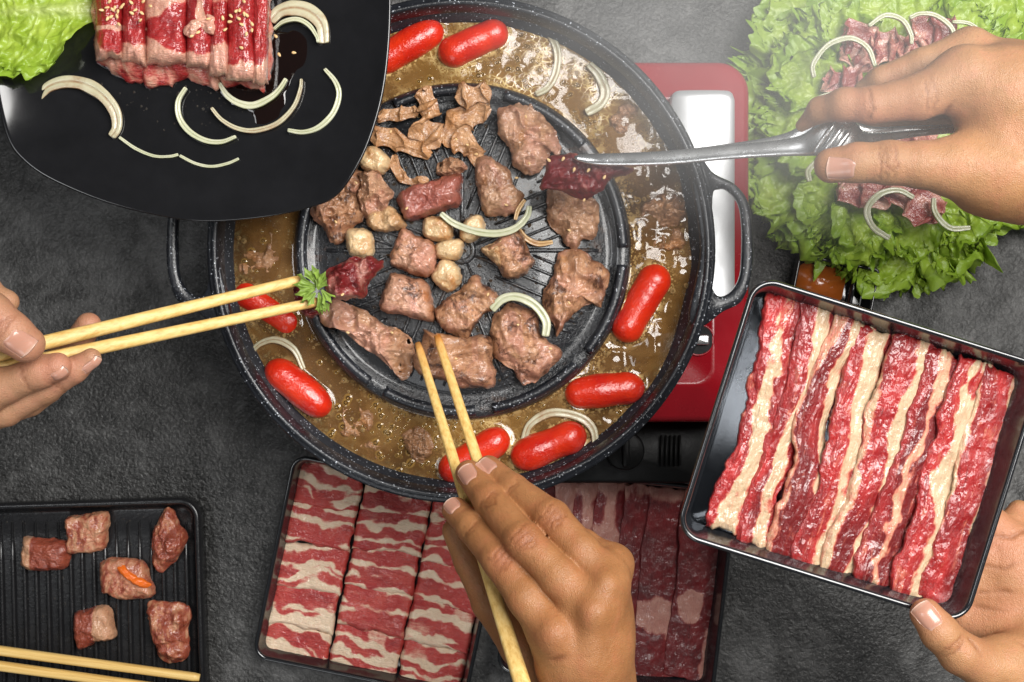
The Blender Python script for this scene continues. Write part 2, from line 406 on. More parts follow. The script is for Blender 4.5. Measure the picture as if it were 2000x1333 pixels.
def m_onion(name, a, b, brown=.0, rough=.25, alpha=1.):
    m = Mat(name)
    e = m.attr('edge')
    col = m.mix(m.ramp(m.noise(1, 3, .6, m.co((90, 90, 500))), [(.3, 0.), (.7, 1.)]), a, b)
    col = m.mix(m.math('MULTIPLY', e, m.ramp(m.noise(110, 4, .6), [(.35, .2), (.65, 1.)])), col, (.30, .33, .12) if brown < .5 else (.3, .12, .04))
    if brown: col = m.mix(m.ramp(m.noise(95, 4, .65), [(.52, 0.), (.68, brown)]), col, (.34, .17, .08))
    return m.p(col=col, rough=rough, nor=m.bump(m.noise(190, 4, .6), .4, .001), sss=.3, sssr=(1, .9, .7), ssss=.004, coat=.35, coatr=.12, alpha=alpha)
def m_lettuce():
    m = Mat('lettuce_leaf')
    r = m.attr('rib'); fr = m.attr('frill')
    col = m.mix(m.ramp(m.noise(70, 5, .65), [(.3, 0.), (.7, 1.)]), (.27, .42, .025), (.48, .62, .085))
    col = m.mix(m.math('MULTIPLY', fr, .5), col, (.17, .34, .014))
    col = m.mix(m.ramp(r, [(.2, 0.), (1., .85)]), col, (.58, .66, .24))
    vein = m.voro(72, 'DISTANCE_TO_EDGE')
    h = m.math('ADD', m.math('MULTIPLY', m.ramp(vein, [(0., 0.), (.3, 1.)]), .9), m.math('MULTIPLY', m.noise(240, 4, .6), .5))
    b = m.p(col=col, rough=.36, nor=m.bump(h, .55, .0018), spec=.45, coat=.2, coatr=.2)
    tr = m.n('ShaderNodeBsdfTranslucent', {'Color': col})
    mx = m.n('ShaderNodeMixShader', {0: .28, 1: m.b.outputs[0], 2: tr.outputs[0]})
    m.nt.links.new(mx.outputs[0], m.out.inputs[0])
    return b
def m_skin(name, a, b, palm):
    m = Mat(name)
    red = m.attr('red')
    col = m.mix(m.ramp(m.noise(38, 4, .6), [(.3, 0.), (.7, 1.)]), a, b)
    col = m.mix(m.math('MULTIPLY', red, .75, True), col, palm)
    col = m.mix(m.ramp(m.noise(520, 3, .6), [(.56, 0.), (.75, .22)]), col, tuple(x * .62 for x in a))
    col = m.mix(m.ramp(m.noise(75, 4, .6, dist=.5), [(.48, 0.), (.68, .35)]), col, palm)
    col = m.mix(m.ramp(m.noise(1, 4, .7, m.co((700, 700, 700))), [(.30, .30), (.46, 0.)]), col, tuple(x * .5 for x in a))
    cr = m.attr('crease')
    col = m.mix(m.math('MULTIPLY', cr, .6, True), col, (a[0] * .55, a[1] * .38, a[2] * .33))
    h = m.math('ADD', m.math('MULTIPLY', m.voro(900, 'DISTANCE_TO_EDGE'), .7), m.math('ADD', m.math('MULTIPLY', m.noise(300, 4, .6), .6), m.math('MULTIPLY', m.noise(1, 3, .6, m.co((420, 140, 200))), .45)))
    return m.p(col=col, rough=m.ramp(m.noise(160, 3, .6), [(.3, .4), (.7, .56)]), nor=m.bump(h, .55, .0010), sss=.10, sssr=(1, .35, .18), ssss=.004, spec=.42)
def m_nail():
    m = Mat('finger_nail')
    col = m.ramp(m.attr('tip'), [(0., (.50, .30, .23)), (.1, (.44, .22, .155)), (.85, (.47, .24, .17)), (.96, (.52, .32, .24))])
    return m.p(col=col, rough=.26, nor=m.bump(m.noise(1, 2, .5, m.co((500, 60, 60))), .1, .0004), sss=.15, ssss=.002, sssr=(1, .4, .25), coat=.3, coatr=.15)
def m_bamboo():
    m = Mat('bamboo_wood')
    g = m.noise(1, 4, .65, m.co((14, 420, 420)), .3)
    col = m.ramp(g, [(.28, (.50, .29, .075)), (.5, (.68, .45, .15)), (.72, (.76, .55, .23))])
    stain = m.attr('stain')
    col = m.mix(m.math('MULTIPLY', stain, m.ramp(m.noise(90, 3, .6), [(.25, .35), (.6, 1.)])), col, (.55, .17, .02))
    return m.p(col=col, rough=.42, nor=m.bump(g, .3, .0007), spec=.4)
def m_steel():
    m = Mat('brushed_steel')
    g = m.noise(1, 4, .6, m.co((40, 900, 900)))
    h = m.math('ADD', m.math('MULTIPLY', g, .4), m.ramp(m.noise(130, 4, .6), [(.55, 0.), (.7, .6)]))
    return m.p(col=m.ramp(m.noise(60, 4, .6), [(.3, (.62, .62, .62)), (.7, (.76, .76, .75))]), metal=.92, rough=m.ramp(m.noise(80, 4, .6), [(.3, .20), (.7, .34)]), nor=m.bump(h, .25, .0006))
def m_broth():
    m = Mat('meat_broth'); c = m.co(rnd=False)
    n1 = m.noise(22, 5, .6, c, .6); gold = m.attr('gold'); foam = m.attr('foam')
    col = m.ramp(n1, [(.3, (.070, .038, .014)), (.52, (.155, .074, .022)), (.72, (.29, .155, .05))])
    # floating oil cells
    cell = m.voro(230, 'DISTANCE_TO_EDGE', vec=m.n('ShaderNodeVectorMath', {0: c, 1: m.n('ShaderNodeVectorMath', {0: m.noise(60, 2, .5, c, col=True), 1: (.012, .012, .012)}, operation='MULTIPLY').outputs[0]}, operation='ADD').outputs[0])
    cell2 = m.voro(520, 'DISTANCE_TO_EDGE', vec=c)
    web = m.math('MAXIMUM', m.ramp(cell, [(.02, 1.), (.10, 0.)]), m.math('MULTIPLY', m.ramp(cell2, [(.03, 1.), (.13, 0.)]), m.ramp(m.noise(80, 2, .5, c), [(.5, 0.), (.58, .9)])))
    gm = m.math('MULTIPLY', gold, m.ramp(m.noise(38, 3, .6, c), [(.44, 0.), (.58, 1.)]))
    col = m.mix(m.math('MULTIPLY', gold, .55), col, (.30, .155, .035))
    col = m.mix(m.math('MULTIPLY', gm, web), col, (.62, .46, .2))
    fm = m.math('MULTIPLY', foam, m.math('MAXIMUM', m.ramp(m.voro(520, vec=c), [(.25, 1.), (.42, 0.)]), m.ramp(m.noise(200, 3, .6, c), [(.5, 0.), (.6, 1.)])))
    col = m.mix(m.math('MULTIPLY', fm, .85), col, (.60, .42, .18))
    scum = m.math('MULTIPLY', m.attr('scum'), m.ramp(m.noise(330, 5, .75, c), [(.5, 0.), (.62, 1.)]))
    col = m.mix(m.math('MULTIPLY', scum, .7), col, (.26, .2, .09))
    h = m.math('ADD', m.math('MULTIPLY', web, gm), m.math('ADD', m.math('MULTIPLY', fm, .2), m.math('MULTIPLY', m.noise(60, 2, .5, c), 1.)))
    al = m.math('ADD', .74, m.math('MULTIPLY', m.math('ADD', gm, fm), .3), True)
    return m.p(col=col, rough=.05, nor=m.bump(h, .08, .0010), spec=.6, alpha=al, coat=.25, coatr=.04)

MT = dict(
    table=m_table(), enamel=m_enamel(), grill=m_grill(), broth=m_broth(),
    plate=m_simple('black_glaze', (.008, .008, .009), .10, .55, 0, var=.2, coat=.2),
    tray=m_simple('black_lacquered_metal', (.010, .011, .013), .17, .7, 700, .0002, .15, coat=.5),
    traysteel=m_simple('dark_steel', (.22, .24, .27), .24, .5, 500, .0002, .2, metal=1.),
    griddle=m_simple('nonstick_black', (.010, .010, .011), .26, .5, 400, .0005, .35),
    redp=m_simple('red_paint', (.30, .005, .012), .24, .5, 900, .0003, .25, coat=.3, var=.06),
    white=m_simple('silver_cover', (.66, .67, .68), .38, .5, var=.02, metal=.5),
    blackp=m_simple('black_plastic', (.005, .005, .005), .5, .2, 500, .0005, .35),
    raw=m_raw('raw_beef', (.24, .007, .009), (.42, .020, .020), (.50, .11, .08), (.64, .36, .25), (.58, .27, .20), edge=.3, coat=.85),
    strip=m_raw('raw_beef_strip', (.28, .007, .009), (.47, .026, .024), (.54, .14, .09), (.62, .46, .29), (.52, .35, .21), rough=.3, bstr=.8, edge=.42, grain=(900, 240, 400), streak=(260, 32, 200), coat=.9),
    pork=m_raw('pork_belly', (.40, .024, .024), (.54, .075, .058), (.62, .22, .16), (.82, .64, .46), (.74, .54, .38), rough=.42, edge=.34, coat=.4, streak=(40, 330, 200)),
    dark=m_raw('dark_beef', (.075, .002, .0035), (.17, .005, .007), (.20, .022, .02), (.46, .23, .18), (.38, .16, .125), rough=.5, edge=.34, grain=(900, 260, 400), streak=(220, 50, 200), coat=.5, bstr=.4),
    marin=m_raw('marinated_beef', (.20, .035, .018), (.32, .075, .04), (.42, .15, .08), (.52, .29, .17), (.46, .22, .12), rough=.28),
    lraw=m_raw('sliced_raw_beef', (.24, .035, .03), (.34, .075, .06), (.5, .2, .15), (.62, .36, .28), (.56, .3, .22), rough=.32),
    cook1=m_cooked('cooked_beef', (.34, .165, .085), (.54, .31, .185), (.20, .078, .034), pink=(.52, .25, .18)),
    cook2=m_cooked('cooked_beef_tan', (.40, .195, .082), (.56, .31, .155), (.25, .098, .034)),
    cook3=m_cooked('seared_beef', (.36, .165, .08), (.53, .285, .155), (.16, .050, .020), char=.45, pink=(.52, .24, .17)),
    cook4=m_cooked('rare_beef', (.27, .060, .040), (.38, .115, .080), (.16, .028, .020), pink=(.43, .16, .12), coat=.9),
    cook5=m_cooked('pale_seared_beef', (.46, .22, .135), (.58, .33, .22), (.42, .14, .04), char=.2, pink=(.58, .27, .2)),
    boil=m_cooked('boiled_beef', (.26, .125, .06), (.36, .19, .095), (.17, .075, .03)),
    fatc=m_cooked('cooked_fat', (.52, .30, .14), (.60, .40, .22), (.34, .14, .04)),
    sausage=m_sausage(), garlic=m_garlic(),
    onion=m_onion('onion_slice', (.55, .56, .38), (.64, .63, .48), alpha=.86),
    onionm=m_onion('marinated_onion', (.50, .47, .31), (.60, .57, .41), .5, alpha=.86),
    onionb=m_onion('browned_onion', (.50, .30, .12), (.58, .40, .2), .7),
    lettuce=m_lettuce(),
    skin_a=m_skin('skin_warm', (.27, .112, .040), (.36, .160, .062), (.38, .125, .058)),
    skin_b=m_skin('skin_light', (.34, .172, .090), (.42, .225, .128), (.47, .18, .122)),
    skin_c=m_skin('skin_tan', (.34, .165, .072), (.43, .22, .10), (.48, .19, .11)),
    nail=m_nail(), bamboo=m_bamboo(), steel=m_steel(),
    sesame=m_simple('sesame', (.68, .46, .22), .4, .4, 600, .0003, .3, var=.15, sc=400),
    sauce=m_simple('chilli_sauce', (.30, .075, .012), .14, .5, 300, .0006, .4, coat=.3),
    soy=m_simple('soy_puddle', (.006, .0025, .002), .03, .6),
    parsley=m_simple('parsley', (.20, .30, .05), .45, .4, 350, .0008, .5, var=.3, sc=150),
    roe=m_simple('orange_sauce', (.68, .13, .012), .25, .5, 500, .001, .5),
)
# ---------------------------------------------------------------- the table
def rounded_rect(w, h, r, n=10):
    pts = []
    for cx, cy, a in ((w / 2 - r, h / 2 - r, 0), (-w / 2 + r, h / 2 - r, 90), (-w / 2 + r, -h / 2 + r, 180), (w / 2 - r, -h / 2 + r, 270)):
        for k in range(n):
            t = math.radians(a + 90 * k / (n - 1)); pts.append((cx + r * math.cos(t), cy + r * math.sin(t)))
    return np.array(pts)
def loops_mesh(name, loops, mat, parent=None, cap0=True, cap1=True, loc=None, rot=0.):
    m = len(loops); n = len(loops[0]); V = np.concatenate(loops)
    F = [gridf(m, n, cv=True)]
    caps = []
    if cap0: caps.append(tuple(range(n))[::-1])
    if cap1: caps.append(tuple(range((m - 1) * n, m * n)))
    if caps: F.append(caps)
    return raw_obj(name, V, F, mat, parent, loc=loc, rot=rot)
def rr3(w, h, r, z, cx, cy, rot=0., n=10):
    p = rounded_rect(w, h, max(r, .0004), n); c, s = math.cos(rot), math.sin(rot)
    return np.stack([cx + p[:, 0] * c - p[:, 1] * s, cy + p[:, 0] * s + p[:, 1] * c, np.full(len(p), z)], 1)
def plate_from_outlines(name, outer, inner, zs, mat, parent=None):
    """a flat ring between two closed outlines (xy), rounded over its edges; zs=(bottom, top)"""
    zb, zt = zs; e = .0016
    co = outer.mean(0); ci = inner.mean(0)
    def ins(l, c, d): v = l - c; L = np.linalg.norm(v, axis=1)[:, None]; return c + v * (1 - d / L)
    def at(l, z): return np.c_[l, np.full(len(l), z)]
    lo = [at(ins(outer, co, e), zb), at(outer, zb + e), at(outer, zt - e), at(ins(outer, co, e), zt),
          at(ins(inner, ci, -e), zt), at(inner, zt - e), at(inner, zb + e), at(ins(inner, ci, -e), zb)]
    V = np.concatenate(lo); n = len(outer)
    return raw_obj(name, V, [gridf(8, n, cu=True, cv=True, flip=False)], mat, parent)

tb = [rr3(1.5, 1.2, .02, -.03, 0, 0), rr3(1.5, 1.2, .02, -.002, 0, 0), rr3(1.496, 1.196, .02, 0, 0, 0)]
tag(loops_mesh('table_top', tb, MT['table']), 'dark grey slate table top', None, kind='structure')

# ---------------------------------------------------------------- gas stove
ST = .078
c0 = P(640, 118, ST); c1 = P(1466, 826, ST); cf = P(1400, 948, .05)
scx, scy = (c0[0] + c1[0]) / 2, (c0[1] + c1[1]) / 2; sw, sh = c1[0] - c0[0], c0[1] - c1[1]
stove = empty('gas_stove', (scx, scy, 0), 'red portable gas stove with white cover standing under the round pan', 'stove')
bl = [rr3(sw - .01, sh - .01, .018, .002, scx, scy), rr3(sw - .004, sh - .004, .02, .008, scx, scy), rr3(sw, sh, .022, .055, scx, scy),
      rr3(sw, sh, .022, .070, scx, scy), rr3(sw - .003, sh - .003, .021, .0755, scx, scy), rr3(sw - .010, sh - .010, .018, ST, scx, scy),
      rr3(sw - .050, sh - .050, .012, ST + .0008, scx, scy), rr3(sw - .053, sh - .053, .012, ST + .0025, scx, scy), rr3(sw - .057, sh - .057, .012, ST + .0008, scx, scy)]
loops_mesh('body', bl, MT['redp'], stove)
# white convex cover plate over the gas cartridge
w0 = P(1307, 182, ST); w1 = P(1432, 592, ST); nx = 26; xs = np.linspace(w0[0], w1[0], nx); ys = np.linspace(w0[1], w1[1], 30)
t = np.linspace(-1, 1, nx)
X = np.zeros((nx, 30, 3)); X[..., 0] = xs[:, None]; X[..., 1] = ys[None]; X[..., 2] = (ST + .004 + .0065 * np.sqrt(1 - .9 * t ** 2))[:, None]
r = .006   # rounded corners: pull the corner points in
for i in range(nx):
    e = max(0, r - (xs[i] - xs[0])) + max(0, r - (xs[-1] - xs[i])); d = r - math.sqrt(max(0, r * r - e * e))
    X[i, :, 1] = np.linspace(w0[1] - d, w1[1] + d, 30)
slab('cartridge_cover', X[:, ::-1], .006, MT['white'], stove)
# black control panel with knob and slots
f0 = P(985, 832, .06); f1 = P(1400, 948, .06); fx, fy = (f0[0] + f1[0]) / 2, (c1[1] + f1[1]) / 2; fw, fh = f1[0] - f0[0], c1[1] - f1[1]
loops_mesh('control_panel', [rr3(fw, fh, .006, .004, fx, fy), rr3(fw, fh, .006, .046, fx, fy), rr3(fw - .004, fh - .004, .005, .05, fx, fy)], MT['blackp'], stove)
for kx, ky in ((1222, 882),):
    k = P(kx, ky, .06); knob = lathe('knob', [(.001, .058), (.0125, .058), (.014, .056), (.0145, .049)], k[0], k[1], MT['blackp'], 40, stove)
    loops_mesh('knob_grip', [rr3(.005, .022, .002, .057, k[0], k[1]), rr3(.005, .022, .002, .064, k[0], k[1]), rr3(.004, .021, .002, .065, k[0], k[1])], MT['blackp'], knob)
for i in range(5):
    v = P(1292 + i * 9, 880, .051); loops_mesh('vent_slat', [rr3(.0016, .022, .0006, .0495, v[0], v[1], n=3), rr3(.0016, .022, .0006, .0525, v[0], v[1], n=3)], MT['blackp'], stove)
h = P(1364, 664, ST + .001); hr = 29 * S(ST)
lathe('recess_ring', [(hr * 1.12, ST - .001), (hr * 1.1, ST + .0022), (hr, ST + .0026), (hr * .96, ST + .001)], h[0], h[1], MT['redp'], 48, stove)
lathe('recess', [(hr * .98, ST + .0018), (hr * .5, ST + .0016), (.0005, ST + .0016)], h[0], h[1], MT['blackp'], 40, stove)
loops_mesh('latch', [rr3(.012, .007, .001, ST + .001, h[0] + .001, h[1]), rr3(.012, .007, .001, ST + .005, h[0] + .001, h[1]), rr3(.010, .005, .001, ST + .0055, h[0] + .001, h[1])], MT['steel'], stove)

# ---------------------------------------------------------------- the pan
PC = P(901, 487, .145)[:2]
pan = empty('grill_pan', (PC[0], PC[1], .086), 'round black speckled hot pot pan with two loop handles', 'pan')
lathe('pot_support', [(.07, .078), (.075, .078), (.075, .0875), (.07, .0875)], PC[0], PC[1], MT['blackp'], 64, stove)
prof = [(.001, .086), (.13, .086), (.145, .096), (.1585, .139), (.1648, .1405), (.1662, .1425), (.1660, .1448), (.1642, .1462), (.1628, .1462),
        (.1622, .1478), (.1605, .1482), (.1592, .1470), (.1570, .134), (.1535, .120), (.143, .100), (.13, .0935), (.001, .0925)]
lathe('pan_body', prof, PC[0], PC[1], MT['enamel'], 256, pan)
oc = [(1362, 300), (1392, 338), (1436, 362), (1463, 402), (1470, 470), (1467, 535), (1448, 588), (1410, 610), (1370, 638), (1345, 620), (1368, 490), (1352, 350)]
ic = [(1392, 380), (1402, 370), (1420, 372), (1442, 398), (1449, 440), (1449, 500), (1445, 540), (1430, 568), (1408, 580), (1394, 570), (1388, 540), (1390, 440)]
def radial_resample(c, ctr, n):
    c = np.asarray(c); d = c - ctr; a = np.unwrap(np.arctan2(d[:, 1], d[:, 0]))
    if a[-1] < a[0]: c = c[::-1]; a = a[::-1]
    aa = np.linspace(0, 2 * math.pi, n, endpoint=False); a0 = a[0]
    aw = (aa - a0) % (2 * math.pi) + a0
    cc = np.vstack([c, c[:1]]); ac = np.r_[a, a[0] + 2 * math.pi]
    return np.stack([np.interp(aw, ac, cc[:, k]) for k in range(2)], 1)
for side in (0, 1):
    o_, i_ = np.array(oc, float), np.array(ic, float)
    if side: o_[:, 0] = 1796 - o_[:, 0]; i_[:, 0] = 1796 - i_[:, 0]
    o_ = PA(closed_curve(o_, 240), .142)[:, :2]; i_ = PA(closed_curve(i_, 240), .142)[:, :2]
    ctr = i_.mean(0)
    plate_from_outlines('handle', radial_resample(o_, ctr, 160), radial_resample(i_, ctr, 160), (.1365, .1445), MT['enamel'], pan)

gp = [(.0005, .1335), (.05, .1325), (.092, .1300), (.0945, .1272), (.1000, .1268), (.1025, .1300), (.1105, .1300), (.1125, .126), (.114, .112), (.112, .10)]
gplate = lathe('grill_plate', gp, PC[0], PC[1], MT['grill'], 256, pan)
for k in range(9):      # raised rim broken by drain gaps
    a0 = math.radians(-82 + 40 * k + 3.2); a1 = math.radians(-82 + 40 * (k + 1) - 3.2)
    lathe('rim_segment', [(.1030, .1295), (.1034, .1338), (.1050, .1358), (.1075, .1358), (.1098, .1340), (.1106, .1295)], PC[0], PC[1], MT['enamel'], 26, gplate, a0=a0, a1=a1)
# raised cooking ribs: eight sectors of parallel bars, split by spokes
def gz(r): return np.interp(r, [0, .05, .092], [.1335, .1325, .13])
def rib(p0, p1, w):
    p0 = np.array(p0); p1 = np.array(p1); d = (p1 - p0) / np.linalg.norm(p1 - p0); nrm = np.array([-d[1], d[0]])
    L = []
    for tt in np.linspace(0, 1, 6):
        c = p0 * (1 - tt) + p1 * tt; z = gz(np.hypot(*c))
        hgt = .0019 if 0 < tt < 1 else .0003
        L.append([(c + nrm * s * w * k, z + hh * hgt - (.0006 if hh == 0 else 0)) for s, k, hh in ((-1, 1.2, 0), (-1, .6, 1), (1, .6, 1), (1, 1.2, 0))])
    V = np.array([[(q[0][0] + PC[0], q[0][1] + PC[1], q[1]) for q in l] for l in L]).reshape(-1, 3)
    raw_obj('rib', V, [gridf(6, 4, flip=True), [(0, 1, 2, 3), (23, 22, 21, 20)]], MT['grill'], gplate)
for k in range(8):
    ca = math.radians(22.5 + 45 * k); d = np.array([math.cos(ca), math.sin(ca)]); nn = np.array([-d[1], d[0]])
    for j in (-4, -3, -2, -1, 0, 1, 2, 3, 4):
        off = j * .0076
        r0 = abs(off) / math.tan(math.radians(22.5)) + .008; r1 = math.sqrt(.0905 ** 2 - off ** 2)
        if r0 < r1 - .006: rib(nn * off + d * r0, nn * off + d * r1, .0011)
for k in range(4):
    ca = math.radians(90 * k); d = np.array([math.cos(ca), math.sin(ca)]); rib(d * .012, d * .0905, .0015)
lathe('centre_ring', [(.0055, .1332), (.0065, .1350), (.0085, .1350), (.0095, .1331)], PC[0], PC[1], MT['grill'], 40, gplate)

# ---------------------------------------------------------------- sausages and broth
BZ = .1225
SAUS = [((752, 118), (838, 68), 31, 'plump red sausage half hidden beneath the black plate'), ((886, 104), (963, 69), 31, 'plump red sausage floating in foam at the top of the pan beside the black plate'),
        ((1228, 638), (1279, 549), 33, 'upright red sausage by the loop handle over the stove'), ((1136, 770), (1227, 760), 33, 'red sausage lying level beside bright rippling broth'),
        ((1030, 890), (1114, 856), 33, 'red sausage lying inside a curved onion slice'), ((886, 915), (968, 864), 30, 'red sausage under the chopstick tips and brown fingertips'),
        ((546, 731), (617, 788), 32, 'red sausage under a thin onion arc in dark broth'), ((482, 578), (560, 630), 29, 'sunken red sausage crossed by the pale pair of chopsticks')]
sa = []
for i, (a, b, rpx, lab) in enumerate(SAUS):
    sub = .35 if i != 7 else .0
    zc = BZ + rpx * S(BZ) * (.08 if i != 7 else -.5)
    A = P(*a, zc); B = P(*b, zc); r = rpx * S(zc); sa.append((A[:2], B[:2], r))
    n, ns = 40, 26; L = np.linalg.norm(B - A); tt = np.linspace(-1, 1, n)
    full = L / 2 + r; x = np.sin(tt * math.pi / 2) * full
    ex = np.clip(np.abs(x) - (L / 2 - r * .15), 0, None) / (r * 1.15)
    rad = r * np.sqrt(np.clip(1 - ex ** (1.9 + .15 * (i % 3)), 0.0004, 1)) * (1 + .03 * np.cos(x / L * 5 + i * 2.1) + .02 * np.sin(x / L * 9 + i))
    d = (B - A) / L; nn = np.array([-d[1], d[0], 0])
    path = (A + B) / 2 + x[:, None] * d + (r * .07 * (1 - (x / full) ** 2))[:, None] * nn
    o = tube('sausage', path, rad, MT['sausage'], ns=ns)
    tag(o, lab, 'sausage', 'red sausages in the broth')
def segdist(p, a, b):
    ab = b - a; h_ = np.clip(((p - a) @ ab) / (ab @ ab), 0, 1); return np.linalg.norm(p - a - h_[:, None] * ab, axis=1)
nr, na = 130, 900
rr = np.linspace(.1126, .1552, nr); aa = np.linspace(0, 2 * math.pi, na, endpoint=False)
V = np.stack([PC[0] + rr[:, None] * np.cos(aa)[None], PC[1] + rr[:, None] * np.sin(aa)[None], np.full((nr, na), BZ)], -1).reshape(-1, 3)
rf = np.repeat(rr, na); af = np.tile((aa + math.pi) % (2 * math.pi) - math.pi, nr); deg = np.degrees(af)
boil = sstep(-66, -38, deg) * (1 - sstep(38, 58, deg)); gold = sstep(20, 45, deg) * (1 - sstep(95, 118, deg))
gold = np.maximum(gold, .75 * sstep(-112, -95, deg) * (1 - sstep(-74, -60, deg)) * sstep(.137, .128, rf) + 0)
foam = np.zeros(len(V)); men = np.zeros(len(V))
for a, b, r in sa:
    dd = segdist(V[:, :2], a, b) - r; foam = np.maximum(foam, np.exp(-np.clip(dd, 0, 1) / .0022)); men += .0011 * np.exp(-np.clip(dd, 0, 1) / .0016)
foam *= np.where(np.abs(deg) > 120, .45, 1.)
foam = np.maximum(foam, .9 * np.exp(-(rf - .1126) / .0022) * sstep(150, 110, np.abs(deg)))
foam = np.maximum(foam, .75 * np.exp(-(.1552 - rf) / .0014))
foam = np.maximum(foam, boil * .55 * sstep(.124, .116, rf))
scum = np.maximum(sstep(.140, .150, rf) * sstep(110, 135, np.abs(deg)), .5 * sstep(.146, .152, rf))
q = V.copy()
V[:, 2] += men + .0009 * np.exp(-(.1552 - rf) / .0012) + .0006 * np.exp(-(rf - .1126) / .0012)
wob = boil[:] * (.0034 * fbm(q, 42, 5, 2, .35) + .0007 * ridged(q, 70, 8, 2))
V[:, 2] += wob + .00010 * fbm(q, 60, 3, 3) + .0001 * gold * fbm(q, 120, 13, 2)
broth = raw_obj('broth', V, [gridf(nr, na, cv=True, flip=True)], MT['broth'], attrs=dict(gold=gold, foam=foam, scum=scum, boil=boil), open_=True)
tag(broth, 'brown oily broth with foam filling the ring of the pan', 'broth')
# bubbles: little domes riding on the boiling side, one joined part
rng = random.Random(4); VV = []; FF = []; off = 0
def dome(c, r, n1=10, n2=5):
    v = [(c[0] + r * math.cos(2 * math.pi * i / n1) * math.cos(math.pi / 2 * j / n2), c[1] + r * math.sin(2 * math.pi * i / n1) * math.cos(math.pi / 2 * j / n2), c[2] + r * .8 * math.sin(math.pi / 2 * j / n2)) for j in range(n2) for i in range(n1)]
    return np.array(v + [(c[0], c[1], c[2] + r * .8)])
for i in range(520):
    a = math.radians(rng.choice([rng.uniform(-70, 50), rng.uniform(-70, 50), rng.uniform(-130, 110), rng.uniform(150, 230)]))
    edge = rng.random()
    r_ = .1135 + abs(rng.gauss(0, .004)) if edge < .6 else rng.uniform(.116, .153)
    s_ = rng.choice([.0005, .0007, .0009, .0012]) if edge < .9 else rng.uniform(.0013, .0024)
    v = dome((PC[0] + r_ * math.cos(a), PC[1] + r_ * math.sin(a), BZ - .0002), s_); n1 = 10
    VV.append(v); g = gridf(5, n1, cv=True) + off; FF.append(g); FF.append(np.array([(off + 40 + k, off + 40 + (k + 1) % 10, off + 50) for k in range(10)])); off += len(v)
mb = Mat('bubble_film'); mb.p(col=(.5, .33, .14), rough=.03, alpha=.45, spec=.8)
o = raw_obj('bubbles', np.concatenate(VV), FF, mb.m, broth, open_=True); o['kind'] = 'stuff'

def arc(name, pts_px, z, wpx, hgt, mat, label, group, seed=0, parent=None, lean=0., taper=.75):
    """a strip of onion standing on edge: flat-sided curved band"""
    n = 44; c = open_curve(pts_px, n); zc = z + hgt / 2
    path = PA(c, zc); w = wpx * S(zc) / 2
    path[:, 2] += .0006 * fbm(path, 60, seed, 2)
    tt = np.linspace(0, 1, n); prof = (taper + (1 - taper) * np.sin(tt * math.pi)) * (1 + .08 * fbm(path, 140, seed + 2, 2))
    T = np.gradient(path, axis=0); T[:, 2] = 0; T /= np.linalg.norm(T, axis=1)[:, None]; B = np.stack([-T[:, 1], T[:, 0], 0 * tt], 1)
    sec = np.array([(-1, -.5), (-1.04, .25), (-1.0, .48), (-.9, .52), (-.18, .46), (-.06, .34), (.06, .36), (.2, .48), (.9, .40), (1.0, .30), (1, -.5)]); m = len(sec)
    ed = np.array([.9, .9, .8, .35, 0, .75, .75, 0, .15, .4, .4])
    V = path[:, None] + B[:, None] * (sec[None, :, :1] * w * prof[:, None, None]) + np.array([0, 0, 1]) * (sec[None, :, 1:] * hgt)
    V = V + B[:, None] * lean * sec[None, :, 1:] * hgt
    F = [gridf(n, m, cv=True), [tuple(range(m))[::-1], tuple(range((n - 1) * m, n * m))]]
    o = raw_obj(name, V.reshape(-1, 3), F, mat, parent, attrs=dict(edge=np.tile(ed, n)))
    mod = o.modifiers.new('s', 'SUBSURF'); mod.levels = 1; mod.render_levels = 1
    if label: tag(o, label, 'onion slice', group)
    return o
for i, (p, w, hz, lab) in enumerate([
        ([(1036, 48), (1068, 62), (1088, 98), (1086, 140), (1070, 172), (1046, 186)], 15, .001, 'long pale onion arc floating in golden oily foam'),
        ([(1150, 126), (1170, 148), (1182, 180), (1172, 205), (1144, 222)], 20, .0022, 'short glossy onion hook floating in broth toward the stove'),
        ([(487, 694), (508, 672), (540, 664), (574, 682), (594, 722)], 13, .0004, 'thin onion arc in dark broth touching a red sausage'),
        ([(1022, 862), (1036, 828), (1078, 806), (1130, 814), (1158, 838), (1164, 878)], 17, .0016, 'onion slice curled around a red sausage in the broth')]):
    arc('onion_slice', p, BZ - .0025 + hz, w, .004, MT['onionm'], lab, 'onion slices in the broth', 20 + i)
